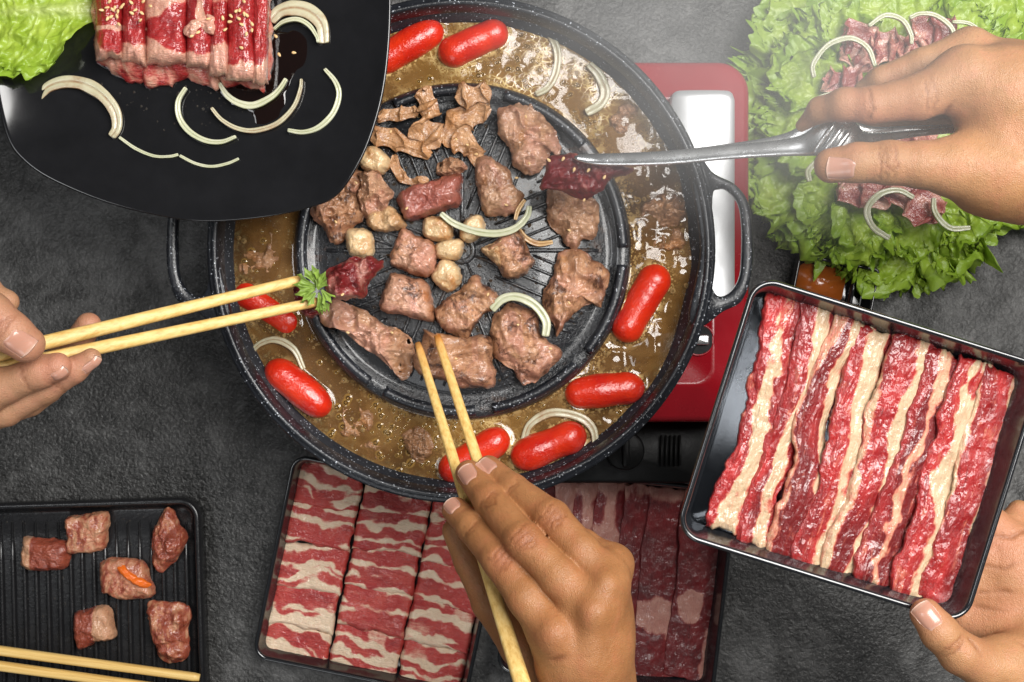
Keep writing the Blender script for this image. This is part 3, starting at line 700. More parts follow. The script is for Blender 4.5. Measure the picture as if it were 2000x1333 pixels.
for i, (o_, z, th, lab, mt) in enumerate([
        ([(1195, 215), (1222, 200), (1248, 212), (1240, 250), (1222, 268), (1190, 262), (1178, 240)], BZ - .004, .0078, 'thin boiled beef slice breaking the broth near the steel tongs', 'boil'),
        ([(1262, 398), (1290, 378), (1330, 384), (1342, 410), (1322, 440), (1290, 452), (1258, 444), (1250, 418)], BZ - .004, .009, 'folded boiled beef in bubbling broth below the steel tongs', 'boil'),
        ([(1280, 455), (1330, 446), (1338, 480), (1300, 492), (1268, 480)], BZ - .004, .007, 'small boiled beef scrap in bubbling broth above the upright sausage', 'boil'),
        ([(492, 452), (528, 444), (548, 470), (546, 520), (530, 548), (478, 545), (462, 515), (482, 480)], BZ - .007, .0080, 'boiled beef slice half sunk in dark broth below the black plate', 'boil'),
        ([(650, 800), (690, 782), (728, 800), (738, 840), (700, 862), (655, 850), (630, 825)], BZ - .008, .0078, 'pale sunken beef piece in murky broth left of the upright chopsticks', 'boil'),
        ([(790, 838), (822, 830), (846, 852), (848, 890), (822, 908), (790, 886), (778, 858)], BZ - .0055, .0085, 'boiled beef lump in broth touching the upright chopsticks', 'boil'),
        ([(700, 860), (750, 862), (770, 890), (740, 910), (690, 895)], BZ - .0085, .0072, 'sunken beef scrap at the pan wall above the pork tray', 'boil')]):
    tag(blob('beef_slice', o_, z, th, MT[mt], seed=60 + i, rough=.3, fold=.5, fine=.2), lab, 'meat')

# ---------------------------------------------------------------- meat on the grill
GZ = .1340
MEAT = [  # zoom, outline, thickness, material, kwargs, label
    (2, [(1190, 250), (1320, 205), (1400, 240), (1480, 300), (1545, 420), (1555, 520), (1500, 500), (1480, 570), (1400, 640), (1340, 640), (1280, 580), (1270, 500), (1200, 420), (1185, 320)], .010, 'cook1', dict(fold=.45, fine=.2), 'large browned beef slice with curled edge just above the tong tip'),
    (2, [(610, 740), (800, 670), (960, 635), (978, 720), (962, 820), (780, 880), (650, 912), (615, 840)], .016, 'cook4', dict(top=7, fine=.12, rough=.12), 'thick rare beef block with glossy dark red top in the middle of the grill'),
    (2, [(1060, 560), (1120, 520), (1200, 570), (1260, 620), (1290, 700), (1340, 760), (1310, 870), (1180, 890), (1110, 860), (1080, 780), (1055, 690)], .015, 'cook1', dict(fine=.15, rough=.15), 'rounded greyish beef lump touching a long onion arc'),
    (2, [(825, 590), (890, 540), (960, 545), (1005, 600), (940, 640), (840, 645)], .009, 'cook1', dict(fold=.6), 'small grey beef scrap above the rare beef block'),
    (2, [(75, 840), (200, 780), (260, 680), (340, 600), (395, 640), (365, 760), (395, 900), (330, 955), (240, 1050), (150, 960)], .008, 'cook3', dict(fold=.6, fine=.2), 'ragged dark seared beef slice showing from under the black plate'),
    (2, [(370, 620), (450, 600), (520, 680), (570, 740), (525, 820), (545, 870), (430, 905), (372, 840), (360, 740)], .013, 'cook1', dict(fold=.5), 'browned beef piece joined to a fatty end near the black plate'),
    (2, [(420, 870), (535, 820), (610, 880), (635, 955), (500, 978), (418, 945)], .012, 'fatc', dict(fine=.1), 'caramelised fat end beside browned beef'),
    (2, [(620, 950), (700, 1000), (825, 1050), (822, 1150), (800, 1245), (650, 1220), (553, 1170), (560, 1080)], .015, 'cook5', dict(top=6, rough=.15), 'pink beef cube between two garlic cloves and the raw red slice'),
    (2, [(1090, 1090), (1160, 1040), (1260, 970), (1330, 980), (1380, 1100), (1412, 1160), (1330, 1240), (1230, 1255), (1180, 1170)], .016, 'cook3', dict(top=5, rough=.15), 'dark seared beef cube with a fat cap under the onion arc'),
    (2, [(1490, 710), (1600, 690), (1740, 770), (1800, 850), (1760, 1000), (1700, 1020), (1640, 1085), (1580, 1030), (1540, 980), (1480, 910), (1475, 800)], .009, 'cook1', dict(fold=.55, fine=.22), 'browned beef slice lying beneath the slice in the tongs'),
    (3, [(1550, 60), (1650, 40), (1800, 140), (1848, 200), (1800, 385), (1740, 370), (1620, 450), (1530, 590), (1520, 500), (1460, 430), (1455, 300), (1520, 180)], .009, 'cook3', dict(fold=.45, fine=.2), 'wide browned beef slice with a long tail beside the grill rim'),
    (3, [(560, 195), (680, 220), (770, 260), (812, 440), (780, 478), (620, 440), (490, 402), (510, 290)], .016, 'cook5', dict(top=6, rough=.12), 'pale seared beef cube with orange browning beside the raw red slice'),
    (3, [(820, 430), (860, 350), (950, 290), (1060, 200), (1100, 250), (1190, 310), (1212, 370), (1140, 420), (1080, 480), (990, 592), (900, 540), (830, 480)], .015, 'cook3', dict(fine=.15), 'beef piece with a charred dark red corner'),
    (3, [(1150, 440), (1240, 385), (1330, 390), (1420, 440), (1450, 560), (1550, 630), (1568, 680), (1500, 770), (1430, 830), (1340, 858), (1270, 760), (1170, 690), (1140, 580)], .010, 'cook3', dict(fold=.4, fine=.2), 'broad browned beef slice under the thick onion arc'),
    (3, [(740, 520), (830, 550), (1000, 570), (1140, 558), (1168, 680), (1160, 852), (1000, 872), (880, 840), (700, 780), (688, 680), (735, 600)], .013, 'cook3', dict(top=5, rough=.12, wave=.14, rot=.05), 'striped grilled beef slice pinched by the upright chopsticks'),
    (3, [(190, 355), (290, 370), (420, 430), (540, 510), (640, 540), (692, 660), (665, 800), (600, 822), (560, 750), (450, 680), (330, 580), (230, 520), (150, 500), (130, 440)], .014, 'cook1', dict(fold=.5, fine=.25), 'long rolled beef piece below the parsley sprig'),
]
for i, (zk, o_, th, mt, kw, lab) in enumerate(MEAT):
    z = GZ
    tag(blob('beef_piece', zz(zk, o_), z, th, MT[mt], seed=100 + i * 7, rot=kw.pop('rot', (i * 1.7) % 3.1), **kw), lab, 'meat', 'meat cooking on the grill plate')
for i, (pp_, w_, z_, am, fo, lab) in enumerate([
        ([(1150, 235), (1010, 285), (925, 390), (888, 470)], 44, 0, .0042, 2.2, 'tan folded beef strip running down from the grill rim'),
        ([(935, 175), (1040, 165), (1155, 140)], 46, .0035, .0048, 1.6, 'tan beef fold lying over the grill rim'),
        ([(900, 430), (1000, 455), (1085, 565)], 42, .001, .0046, 1.8, 'tan curled beef end below the folded strip'),
        ([(755, 120), (765, 200), (800, 305)], 38, .001, .0052, 2.3, 'small rosette of tan beef inside the grill rim'),
        ([(465, 300), (600, 278), (722, 262)], 27, 0, .0034, 2.4, 'narrow tan beef strip running under the black plate edge'),
        ([(415, 395), (560, 425), (690, 480), (800, 515)], 36, 0, .0040, 2.6, 'wavy tan beef slice beside the black plate above the roasted garlic'),
        ([(690, 345), (770, 385), (850, 445)], 46, .0015, .0055, 2.0, 'rolled tan beef slice with an open end'),
        ([(570, 520), (590, 610), (660, 680), (780, 672)], 19, 0, .0026, 2.8, 'thin tan beef scrap bent round below the tan folds')]):
    tag(drape('beef_piece', zz(2, pp_), w_ * 1.35, GZ + z_, am, fo, MT['cook2'], seed=150 + i * 3, rot=i * .9), lab, 'meat', 'meat cooking on the grill plate')
tag(blob('beef_fat', zz(2, [(1090, 1085), (1160, 1045), (1220, 1010), (1240, 1080), (1220, 1170), (1190, 1180)]), GZ + .006, .011, MT['fatc'], seed=31), 'glistening cap of fat on the dark seared beef cube', 'meat')
GAR = [([(380, 500), (460, 470), (550, 550), (500, 635), (375, 595)], 'roasted garlic clove touching the black plate edge'), ([(290, 970), (400, 960), (450, 1010), (440, 1120), (310, 1112)], 'cut roasted garlic clove just above the raw red slice'),
       ([(750, 900), (850, 888), (920, 940), (900, 1032), (760, 1012)], 'browned garlic clove under the rare beef block'), ([(1000, 900), (1090, 880), (1112, 980), (1020, 1042), (960, 1000)], 'browned garlic clove tucked under the long onion arc'),
       ([(820, 1050), (960, 1018), (988, 1070), (950, 1142), (830, 1132)], 'pale garlic clove lying level against the pink cube'), ([(805, 1210), (870, 1135), (960, 1190), (968, 1280), (890, 1335), (800, 1265)], 'pale upright garlic clove between pink cube and charred piece')]
for i, (o_, lab) in enumerate(GAR):
    tag(blob('garlic_clove', zz(2, o_), GZ, .014, MT['garlic'], seed=300 + i, top=4.5, rough=.08, fine=.05, edge=.03), lab, 'garlic', 'garlic cloves on the grill plate')
arc('onion_slice', zz(2, [(850, 870), (930, 930), (1050, 975), (1180, 990), (1290, 960), (1360, 890), (1375, 825)]), GZ + .010, 15, .006, MT['onion'], 'long white onion arc lying across garlic in the middle of the grill', 'onion slices on the grill', 41)
arc('onion_slice', zz(2, [(1350, 790), (1310, 850), (1292, 910)]), GZ + .009, 9, .004, MT['onionb'], 'short browned onion sliver leaning on the long onion arc', 'onion slices on the grill', 42)
arc('onion_slice', zz(2, [(1315, 965), (1360, 1020), (1430, 1050), (1515, 1040)]), GZ, 11, .004, MT['onionb'], 'browned crooked onion sliver beside the dark seared cube', 'onion slices on the grill', 43)
arc('onion_slice', zz(3, [(1150, 412), (1220, 345), (1310, 335), (1410, 385), (1475, 480), (1470, 570)]), GZ + .007, 19, .006, MT['onion'], 'thick white onion arc on the broad browned slice', 'onion slices on the grill', 44)
# sesame seeds
def seed_mesh():
    u = np.linspace(0, 2 * math.pi, 9)[:-1]; v = np.linspace(-math.pi / 2, math.pi / 2, 7)
    x = np.sin(v)[:, None] * np.ones(8) ; r_ = np.cos(v) * (1 - .28 * np.sin(v))
    V = np.stack([x * .00155, r_[:, None] * np.cos(u)[None] * .00095, r_[:, None] * np.sin(u)[None] * .0006], -1).reshape(-1, 3)
    me = bpy.data.meshes.new('sesame_seed'); me.from_pydata(V.tolist(), [], gridf(7, 8, cv=True).tolist())
    for p in me.polygons: p.use_smooth = True
    me.materials.append(MT['sesame']); return me
SEED = seed_mesh()
def seeds(pts, z, label, group, rs, tip=.5, sc=1.):
    for x, y in pts:
        o = bpy.data.objects.new('sesame_seed', SEED); COL.objects.link(o); o.location = P(x, y, z); o.scale = (sc,) * 3
        o.rotation_euler = (rs.uniform(-tip, tip), rs.uniform(-tip, tip), rs.uniform(0, 6.28)); tag(o, label, 'sesame seed', group)
def drop_z(x, y, names, zmin):
    """height of the highest listed mesh under the line of sight at photo pixel x, y"""
    best = zmin; dg = bpy.context.evaluated_depsgraph_get()
    o0 = Vector((0, 0, H)); d = (Vector(P(x, y, 0)) - o0).normalized()
    hit, loc, *_ = sc.ray_cast(dg, o0, d)
    return loc.z if hit else zmin
# ---------------------------------------------------------------- trays with raw meat
def tray(name, TL, wpx, hpx, rotdeg, z, depth, label, mat, cr=.012):
    """square tray; TL is its photo-left far corner at rim height z"""
    t = math.radians(rotdeg); ex = np.array([math.cos(t), math.sin(t)]); ey = np.array([-math.sin(t), math.cos(t)])
    cpx = np.array(TL) + ex * wpx / 2 + ey * hpx / 2
    c = P(cpx[0], cpx[1], z); s = S(z); w, h = wpx * s, hpx * s; rot = -t
    zb = z - depth
    def L(i, zz_): return rr3(w - 2 * i, h - 2 * i, max(cr - i, .002), zz_, c[0], c[1], rot, 12)
    loops = [L(.0075, zb), L(.0065, zb + .0012), L(.0030, z - .0045), L(.0006, z - .0030), L(0, z - .0015), L(.0006, z - .0002), L(.0018, z), L(.0028, z - .0006), L(.0035, z - .0022),
             L(.0062, zb + .0075), L(.0075, zb + .0062), L(.0082, zb + .0030), L(.0094, zb + .0019), L(.02, zb + .0018)]
    o = loops_mesh(name, loops, mat, loc=(c[0], c[1], zb), rot=rot)
    tag(o, label, 'tray')
    return dict(ex=ex, ey=ey, TL=np.array(TL), w=wpx, h=hpx, z=zb + .002, zr=z, rot=rot, obj=o)
def tr_px(T, a, b):   # a, b in 0..1 over the tray -> photo px
    return T['TL'] + T['ex'] * (a * T['w'])[..., None] + T['ey'] * (b * T['h'])[..., None]
def to_world(px, z):
    s = (H - z) * K
    return np.stack([(px[..., 0] - 1000) * s, (666.5 - px[..., 1]) * s, z], -1)

# held tray of striped beef
HT = tray('serving_tray', (1475, 535), 600, 536, 17.3, .285, .026, 'glossy black square tray of striped beef held out over the table', MT['tray'], .014)
# (left edge a at b=0.5, width, lean share pattern)
base = loops_mesh('tray_floor', [rr3(HT['w'] * S(HT['z']) * .925, HT['h'] * S(HT['z']) * .915, .010, HT['z'] - .0004 + k_, *P(*(HT['TL'] + HT['ex'] * HT['w'] / 2 + HT['ey'] * HT['h'] / 2), HT['zr'])[:2], HT['rot'], 10) for k_ in (0, .0008)], MT['traysteel'], HT['obj'])
STR = [ # a0, width, b0, b1, bands [(from, to, fatness)], label
    (.085, .145, .045, .93, [(0, .26, 0), (.26, .66, 1), (.66, 1, .05)], 'beef strip with rolled red edge along the tray wall'),
    (.185, .125, .03, .95, [(0, .42, 0), (.42, .80, 1), (.80, 1, 0)], 'beef strip with dark red edge and wide cream fat, second from the tray wall'),
    (.280, .130, .05, .965, [(0, .20, .55), (.20, .62, 0), (.62, .88, 1), (.88, 1, .1)], 'beef strip with pinkish margin between wide fat bands'),
    (.380, .135, .06, .965, [(0, .30, 0), (.30, .56, .12), (.56, .90, 1), (.90, 1, .1)], 'beef strip with pink lean beside a broad cream middle'),
    (.490, .150, .05, .965, [(0, .10, .8), (.10, .66, 0), (.66, .90, 1), (.90, 1, .1)], 'beef strip with a broad dark lean centre'),
    (.605, .140, .07, .965, [(0, .38, 0), (.38, .60, .72), (.60, .82, .05), (.82, 1, .4)], 'beef strip with ragged mottled fat'),
    (.710, .130, .06, .96, [(0, .26, 0), (.26, .50, .1), (.50, .86, 1), (.86, 1, .2)], 'narrow folded beef strip beside the widest lean strip'),
    (.800, .152, .07, .955, [(0, .06, .8), (.06, .80, 0), (.80, 1, .9)], 'widest lean beef strip ending in silvery fat by the palm')]
for i, (a0, wd, b0, b1, bands, lab) in enumerate(STR):
    nu, nv = 44, 170; u = np.linspace(0, 1, nu)[:, None] * np.ones(nv); v = np.ones(nu)[:, None] * np.linspace(0, 1, nv)
    q = np.stack([u * 1.2 + i * 5, v * 5, np.full_like(u, i * 1.3)], -1)
    bb = b0 + (b1 - b0) * v + .012 * fbm(q * [3, 0, 1], 1.5, 3 + i, 3) * (np.abs(v - .5) * 2) ** 4
    sway = .022 * fbm(np.stack([0 * u, v * 3, 0 * u + i], -1), 1, 50 + i, 3)
    aa_ = a0 + .012 * (v - .5) + sway + u * wd * (1 + .12 * fbm(np.stack([0 * u, v * 4, 0 * u + i], -1), 1, 90 + i, 2)) + .010 * fbm(q, 3, 7 + i, 3) * (np.abs(u - .5) * 2) ** 3
    bb = np.clip(bb, .03, .965); aa_ = np.clip(aa_, .03, .962)
    px = tr_px(HT, aa_, bb)
    prof = .0042 * np.sin(np.clip(u * 1.08, 0, 1) * math.pi) ** .55 * (1 - .55 * u) + .0030 * (1 - u)
    endr = np.minimum(1, np.minimum(v, 1 - v) / .03) ** .5
    rr_ = ridged(q * [1.6, .55, 1], 2.1, 20 + i, 3)
    z = HT['z'] + .0032 + prof * (.4 + .6 * endr) + .0009 * (rr_ - .4) + .0006 * fbm(q * [3, 2, 1], 2.2, 33 + i, 4, .6) + .0014 * fbm(q, .8, 66 + i, 2)
    uu = u + .10 * fbm(q * [.25, .8, 1], 1.0, 11 + i, 4, .6) + .07 * fbm(q, 4, 12 + i, 3)
    fat = np.zeros_like(u); e = .05
    ev_ = lambda k_: .20 * fbm(np.stack([0 * u + k_ * 3.3, v * 2.2, 0 * u + i * 1.9], -1), 1, 400 + i * 7 + k_, 3, .55)
    for bi, (f0, f1, fv) in enumerate(bands):
        f0 = f0 + (ev_(bi) if f0 > 0 else 0); f1 = f1 + (ev_(bi + 1) if f1 < 1 else 0)
        fat = fat + fv * (sstep(f0 - e, f0 + e, uu) if np.ndim(f0) else 1) * (1 - (sstep(f1 - e, f1 + e, uu) if np.ndim(f1) else 0))
    fat = fat + .35 * sstep(.55, .95, fbm(q * [1, 1.2, 1], 1.3, 71 + i, 3)) * (fat < .3) - .8 * sstep(.5, .8, fbm(q * [1.4, .8, 1], 1.2, 75 + i, 3)) * (fat > .6)
    tone = np.clip(.35 * (i % 3) + .55 * fbm(q * [1.5, .35, 1], 1.3, 81 + i, 3), 0, .8)
    fat = fat * .86 + .07
    X = to_world(px, z)
    tag(slab('beef_strip', X[:, ::-1].copy(), .003, MT['strip'], attrs=dict(fat=fat[:, ::-1].copy(), tone=tone[:, ::-1].copy()), rot=HT['rot']), lab, 'beef strip', 'beef strips on the held tray')

# pork belly tray
PT = tray('serving_tray', (572, 886), 430, 408, 11.6, .030, .028, 'black square tray of pork belly slices on the table', MT['tray'])
COLS = [(.035, .345), (.345, .665), (.665, .965)]
ROWS = [(-.02, .19), (.17, .385), (.36, .58), (.55, .77), (.745, .965)]
pl = ['left', 'middle', 'right']
for ci, (u0, u1) in enumerate(COLS):
    for ri, (v0, v1) in enumerate(ROWS):
        sd = 400 + ci * 17 + ri * 5; rs = random.Random(sd)
        dv = (.03, -.01, .0)[ci] + (.02 if ci == 0 and ri > 1 else 0)
        if ci == 0 and ri == 1: v1 -= .01
        nu, nv = 60, 46; u = np.linspace(0, 1, nu)[:, None] * np.ones(nv); v = np.ones(nu)[:, None] * np.linspace(0, 1, nv)
        q = np.stack([u * 1.6 + ci * 9, v * 1.2 + ri * 4, np.full_like(u, sd * .1)], -1)
        ed = (np.abs(u - .5) * 2) ** 8; ev = (np.abs(v - .5) * 2) ** 6
        a_ = u0 + .004 + (u1 - u0 - .008) * u + .008 * fbm(q, 3.2, sd, 3) * ed
        b_ = v0 + dv + (v1 - v0) * v + .016 * fbm(q, 2.2, sd + 1, 3) * ev + .012 * np.sin(u * 3 + ci + ri)
        b_ = np.clip(b_, .0, .945)
        px = tr_px(PT, a_, b_)
        er = np.minimum(1, np.minimum(np.minimum(u, 1 - u) / .05, np.minimum(v, 1 - v) / .06)) ** .5
        z = PT['z'] + .0055 + .0030 * er + .0012 * (1 - v) * 0 + .0024 * v * (1 if ri < 4 else .6) + .0006 * fbm(q, 5, sd + 3, 4, .6) + .0009 * fbm(q, 1.2, sd + 4, 2) + .0004 * ci + .0007 * (ri % 2)
        vv = v + .12 * fbm(q * [1, .5, 1], 1.1, sd + 6, 3) + .07 * fbm(q, 3.5, sd + 7, 3) + rs.uniform(-.06, .06)
        ph = rs.uniform(-.05, .05); pat = rs.choice([[(.04, .34), (.46, .58), (.70, .95)], [(.02, .22), (.34, .66), (.80, .93)], [(.10, .40), (.52, .64), (.72, .90)], [(.04, .28), (.40, .78), (.88, .97)]])
        fat = np.ones_like(u); e = .05; tone = np.clip(.4 * fbm(q * [.8, 2, 1], 1.2, sd + 31, 3), 0, .35)
        for f0, f1 in pat:
            f0 = f0 + rs.uniform(-.05, .05) + .11 * fbm(np.stack([u * 2.2, 0 * u + f0 * 9, 0 * u + sd], -1), 1, sd + 21, 3); f1 = f1 + rs.uniform(-.05, .05) + .11 * fbm(np.stack([u * 2.2, 0 * u + f1 * 9 + 40, 0 * u + sd], -1), 1, sd + 22, 3)
            fat -= sstep(f0 - e, f0 + e, vv) * (1 - sstep(f1 - e, f1 + e, vv))
        fat = fat + .6 * sstep(.6, .95, fbm(q, 1.3, sd + 11, 2))
        X = to_world(px, z)
        o = slab('pork_slice', X[:, ::-1].copy(), .003, MT['pork'], attrs=dict(fat=np.clip(fat, 0, 1)[:, ::-1].copy(), tone=tone[:, ::-1].copy()), rot=PT['rot'])
        tag(o, 'pork slice %s, in the column %s' % (('tucked under the pan rim', 'second from the pan rim', 'third from the pan rim', 'fourth from the pan rim', 'farthest from the pan rim')[ri], ('facing the griddle', 'between the two outer columns', 'nearest the brown hand')[ci]), 'pork slice', 'pork belly slices on the tray')

# dark beef tray
DT = tray('serving_tray', (1015, 908), 430, 408, 6.6, .030, .028, 'black square tray of dark red beef slices beside the stove panel', MT['tray'])
DS = [(.06, .20, .03, .90, 0), (.17, .30, .02, .92, 1), (.27, .40, .04, .94, 2), (.37, .52, .02, .93, 3), (.49, .64, .03, .94, 4), (.60, .80, .03, .96, 5), (.76, .955, .04, .93, 6)]
dl = ['dark beef slice at the hidden end of its tray under the pan rim', 'dark beef slice with pale fat next to the fingers, in the shade of the pan', 'dark beef slice with a pale fat band meeting the ring finger', 'dark beef slice with a narrow pale band beside the knuckles',
      'plain dark red beef slice in the middle of its tray', 'long dark beef slice with pale fat at its near end', 'wide dark beef slice with a broad pale fat patch along the tray wall']
for i, (u0, u1, v0, v1, kd) in enumerate(DS):
    nu, nv = 34, 120; u = np.linspace(0, 1, nu)[:, None] * np.ones(nv); v = np.ones(nu)[:, None] * np.linspace(0, 1, nv)
    q = np.stack([u + i * 7, v * 4, np.full_like(u, i * 2.2)], -1)
    a_ = u0 + (u1 - u0) * u + .010 * fbm(np.stack([u * .3, v * 6, 0 * u + i], -1), 1, 500 + i, 3)
    b_ = v0 + (v1 - v0) * v + .014 * fbm(q, 2.5, 510 + i, 3) * (np.abs(v - .5) * 2) ** 6
    z = DT['z'] + .0045 + .0040 * (1 - u) + .0016 * np.sin(u * math.pi) + .0005 * fbm(q, 5, 520 + i, 4, .6) + .001 * fbm(q, 1, 530 + i, 2)
    fat = .75 * sstep(.10, .04, v + .03 * fbm(q, 3, 540 + i, 3))
    if kd in (1, 2, 3): fat = fat + sstep(.5, .3, np.abs(u - .45) + .25 * fbm(q, 1.2, 550 + i, 3)) * sstep(.42, .33, v) * .9
    if kd == 5: fat = fat + sstep(.10, .06, np.abs(v - .66) + .05 * fbm(q, 2, 561, 3)) * .9
    if kd == 6: fat = fat + sstep(.26, .20, np.hypot((u - .42) * .75, (v - .60) * 2.0) + .10 * fbm(q, 2, 562, 3)) * .95 + sstep(.12, .05, np.abs(u - .9) + .08 * fbm(q, 2, 563, 3)) * sstep(.68, .75, v) * .9
    X = to_world(tr_px(DT, a_, b_), z)
    tag(slab('beef_slice', X[:, ::-1].copy(), .003, MT['dark'], attrs=dict(fat=np.clip(fat, 0, 1)[:, ::-1].copy()), rot=DT['rot']), dl[i], 'beef slice', 'beef slices on the dark tray')

# black ridged griddle tray with marinated cubes
gz0 = .022; s0 = S(gz0)
gcx, gcy = P(130, 1200, gz0)[:2]; gw = (392 + 140) * s0; gh = 440 * s0; grot = math.radians(1.8)
def GL(i, z): return rr3(gw - 2 * i, gh - 2 * i, max(.016 - i, .003), z, gcx, gcy, grot, 12)
gt = loops_mesh('griddle_tray', [GL(.004, 0), GL(.001, .002), GL(0, .016), GL(.0005, .0205), GL(.0018, gz0), GL(.0042, gz0 - .0006), GL(.0055, .015), GL(.0075, .009), GL(.0105, .0075), GL(.03, .0075)], MT['griddle'], loc=(gcx, gcy, 0), rot=grot)
tag(gt, 'black ridged nonstick griddle holding small marinated meat cubes', 'griddle')
for k in range(17):
    x = 368 - k * 22.6; a = P(x - 6, 1020, .009); b = P(x + 4, 1392, .009)
    tube('ridge', np.linspace(a, b, 6), [.0004, .0016, .0017, .0017, .0016, .0004], MT['griddle'], gt, ns=8, flat=1.1)
def fatnoise(base, amp, sc, sd):
    return lambda V, c, size: np.clip(base + amp * fbm(np.c_[V[:, 0] * 2.2, V[:, 1], V[:, 2]], sc / size, sd, 4, .6), 0, 1)
CUBES = [([(150, 400), (230, 402), (270, 408), (430, 425), (452, 520), (400, 607), (180, 612), (130, 570), (130, 480)], 'marin', lambda V, c, s: np.clip(sstep(-.45, -.62, (V[:, 0] - c[0]) / s), 0, 1), 'wine red meat cube with a pale fat side on the griddle', 5),
         ([(425, 270), (530, 252), (690, 240), (682, 400), (652, 482), (440, 502), (430, 380)], 'marin', fatnoise(.52, .5, 3, 1), 'pale marbled meat cube on the griddle touching a wine red cube', 7),
         ([(1065, 213), (1110, 230), (1150, 310), (1202, 390), (1170, 490), (1045, 628), (990, 590), (975, 450), (985, 350)], 'marin', fatnoise(.22, .5, 3, 2), 'pointed reddish meat piece near the griddle corner', 3.2),
         ([(655, 555), (900, 545), (970, 680), (988, 782), (780, 802), (690, 770), (650, 740)], 'marin', fatnoise(.42, .35, 3, 3), 'meat cube topped with bright orange sauce on the griddle', 6),
         ([(470, 910), (560, 865), (690, 850), (738, 1040), (640, 1070), (530, 1122), (490, 1110)], 'marin', lambda V, c, s: np.clip(sstep(.05, .2, (V[:, 0] - c[0]) / s) * .75 + .1, 0, 1), 'half red half cream meat cube above the resting chopsticks', 7),
         ([(960, 820), (1100, 820), (1192, 830), (1232, 910), (1200, 1000), (1218, 1150), (1130, 1222), (1040, 1190), (990, 1080), (955, 960)], 'marin', fatnoise(.25, .55, 3, 5), 'crumpled reddish meat piece by the griddle wall above the resting chopsticks', 3)]
for i, (o_, mt, ff, lab, tp) in enumerate(CUBES):
    tag(blob('meat_cube', zz(9, o_), .0090, .013, MT[mt], seed=600 + i, top=tp, rough=.14, fine=.10, edge=.03, fat=ff, fold=.3 if tp < 4 else .08, rot=.3 * i), lab, 'meat', 'marinated meat on the griddle')
tag(blob('sauce_dab', zz(9, [(750, 595), (800, 580), (850, 630), (960, 690), (950, 720), (900, 722), (800, 660)]), .0205, .0045, MT['roe'], seed=641, n=60, rings=12), 'bright orange sauce dab on a griddle meat cube', 'sauce')

# ---------------------------------------------------------------- black plate with beef rolls
PZ = .205
po = [(764, -40), (761, 80), (748, 185), (722, 275), (690, 340), (655, 384), (610, 404), (520, 424), (400, 433), (300, 420), (200, 394), (100, 352), (45, 314), (14, 270), (-8, 180), (-28, 40), (-40, -120), (-20, -260), (120, -330), (380, -350), (640, -320), (735, -250), (762, -150)]
c2 = PA(closed_curve(po, 260), PZ)[:, :2]; cc = c2.mean(0)
RH = [(.02, -.0125), (.3, -.0125), (.5, -.0122), (.62, -.0115), (.74, -.0098), (.85, -.0068), (.93, -.0032), (.98, -.0006), (.992, .0002), (1.0, -.0004), (1.0, -.0016), (.985, -.0028), (.9, -.0072), (.72, -.0125), (.5, -.0155), (.02, -.0155)]
V = np.concatenate([np.c_[cc + (c2 - cc) * r_, np.full(260, PZ + z_)] for r_, z_ in RH])
o = raw_obj('black_plate', V, [gridf(len(RH), 260, cv=True, flip=True), [tuple(range(260)), tuple(range((len(RH) - 1) * 260, len(RH) * 260))[::-1]]], MT['plate'])
tag(o, 'shiny black soft-cornered plate of sliced raw beef above the pan', 'plate')
PF = PZ - .0124
def roll(name, x0, x1, ytop, ybot, zb, th, fatf, label, seed, skew=0.):
    nu, nv = 40, 90; u = np.linspace(-1, 1, nu)[:, None] * np.ones(nv); v = np.ones(nu)[:, None] * np.linspace(0, 1, nv)
    q = np.stack([u * .8 + seed, v * 3, 0 * u + seed * .3], -1)
    x = (x0 + x1) / 2 + (x1 - x0) / 2 * u * (1 + .05 * fbm(np.stack([0 * u, v * 3, 0 * u + seed], -1), 1, seed, 2)) + skew * v + 3 * fbm(q, 2, seed + 1, 3) * np.abs(u) ** 4
    vv = 1 - (1 - v) ** 1.0
    y = ytop + (ybot - ytop) * vv + 7 * fbm(q, 1.5, seed + 2, 3) * v ** 6
    h_ = np.sqrt(np.clip(1 - np.abs(u) ** 3.6, 0, 1)) * np.where(v > .86, np.sqrt(np.clip(1 - ((v - .86) / .14) ** 2, 0, 1)), 1)
    z = zb + th * (.10 + .90 * h_) + .0010 * fbm(q, 3, seed + 3, 4, .6) + .0016 * fbm(q, 1, seed + 4, 2) + .0008 * (ridged(q, 2, seed + 5, 2) - .4)
    fat = fatf(u, v, q, seed)
    X = to_world(np.stack([x, y], -1), z)
    o = slab(name, X[:, ::-1].copy(), .002, MT['raw'], attrs=dict(fat=np.clip(fat, 0, 1)[:, ::-1].copy()))
    # reach the layer below: close the underside
    tag(o, label, 'beef slice', 'rolled beef slices on the black plate'); return o
def ring_fat(c0, w, lv=1.): return lambda u, v, q, s: lv * sstep(w, w * .6, np.abs(v - c0) + .05 * fbm(q, 1.6, s + 8, 3)) + .8 * sstep(.93, .97, v)
def ff1(u, v, q, s): return sstep(.03, .015, np.abs(v - .70) + .012 * fbm(q, 2, s, 3)) + sstep(.1, .17, np.hypot(u * .12 - .02, (v - .80)) + .03 * fbm(q, 2, s, 3)) * sstep(.70, .72, v)
def ff2(u, v, q, s): return .95 * sstep(.80, .86, v + .03 * fbm(q, 2, s, 3)) + .1
def ff3(u, v, q, s): return sstep(.50, .42, v + .08 * fbm(q, 1.4, s, 3) + .10 * u) + sstep(.80, .85, v - .09 * u + .03 * fbm(q, 2, s, 3))
def ff4(u, v, q, s): return .95 * sstep(.35, .25, np.abs(u - .1 + .5 * (v - .5)) + .25 * fbm(q, 1.5, s, 3)) * sstep(.66, .6, v) + sstep(.83, .88, v + .04 * fbm(q, 2, s, 3))
def ff5(u, v, q, s): return sstep(.72, .77, v + .04 * fbm(q, 2, s, 3)) + .6 * sstep(.14, .08, np.abs(v - .30))
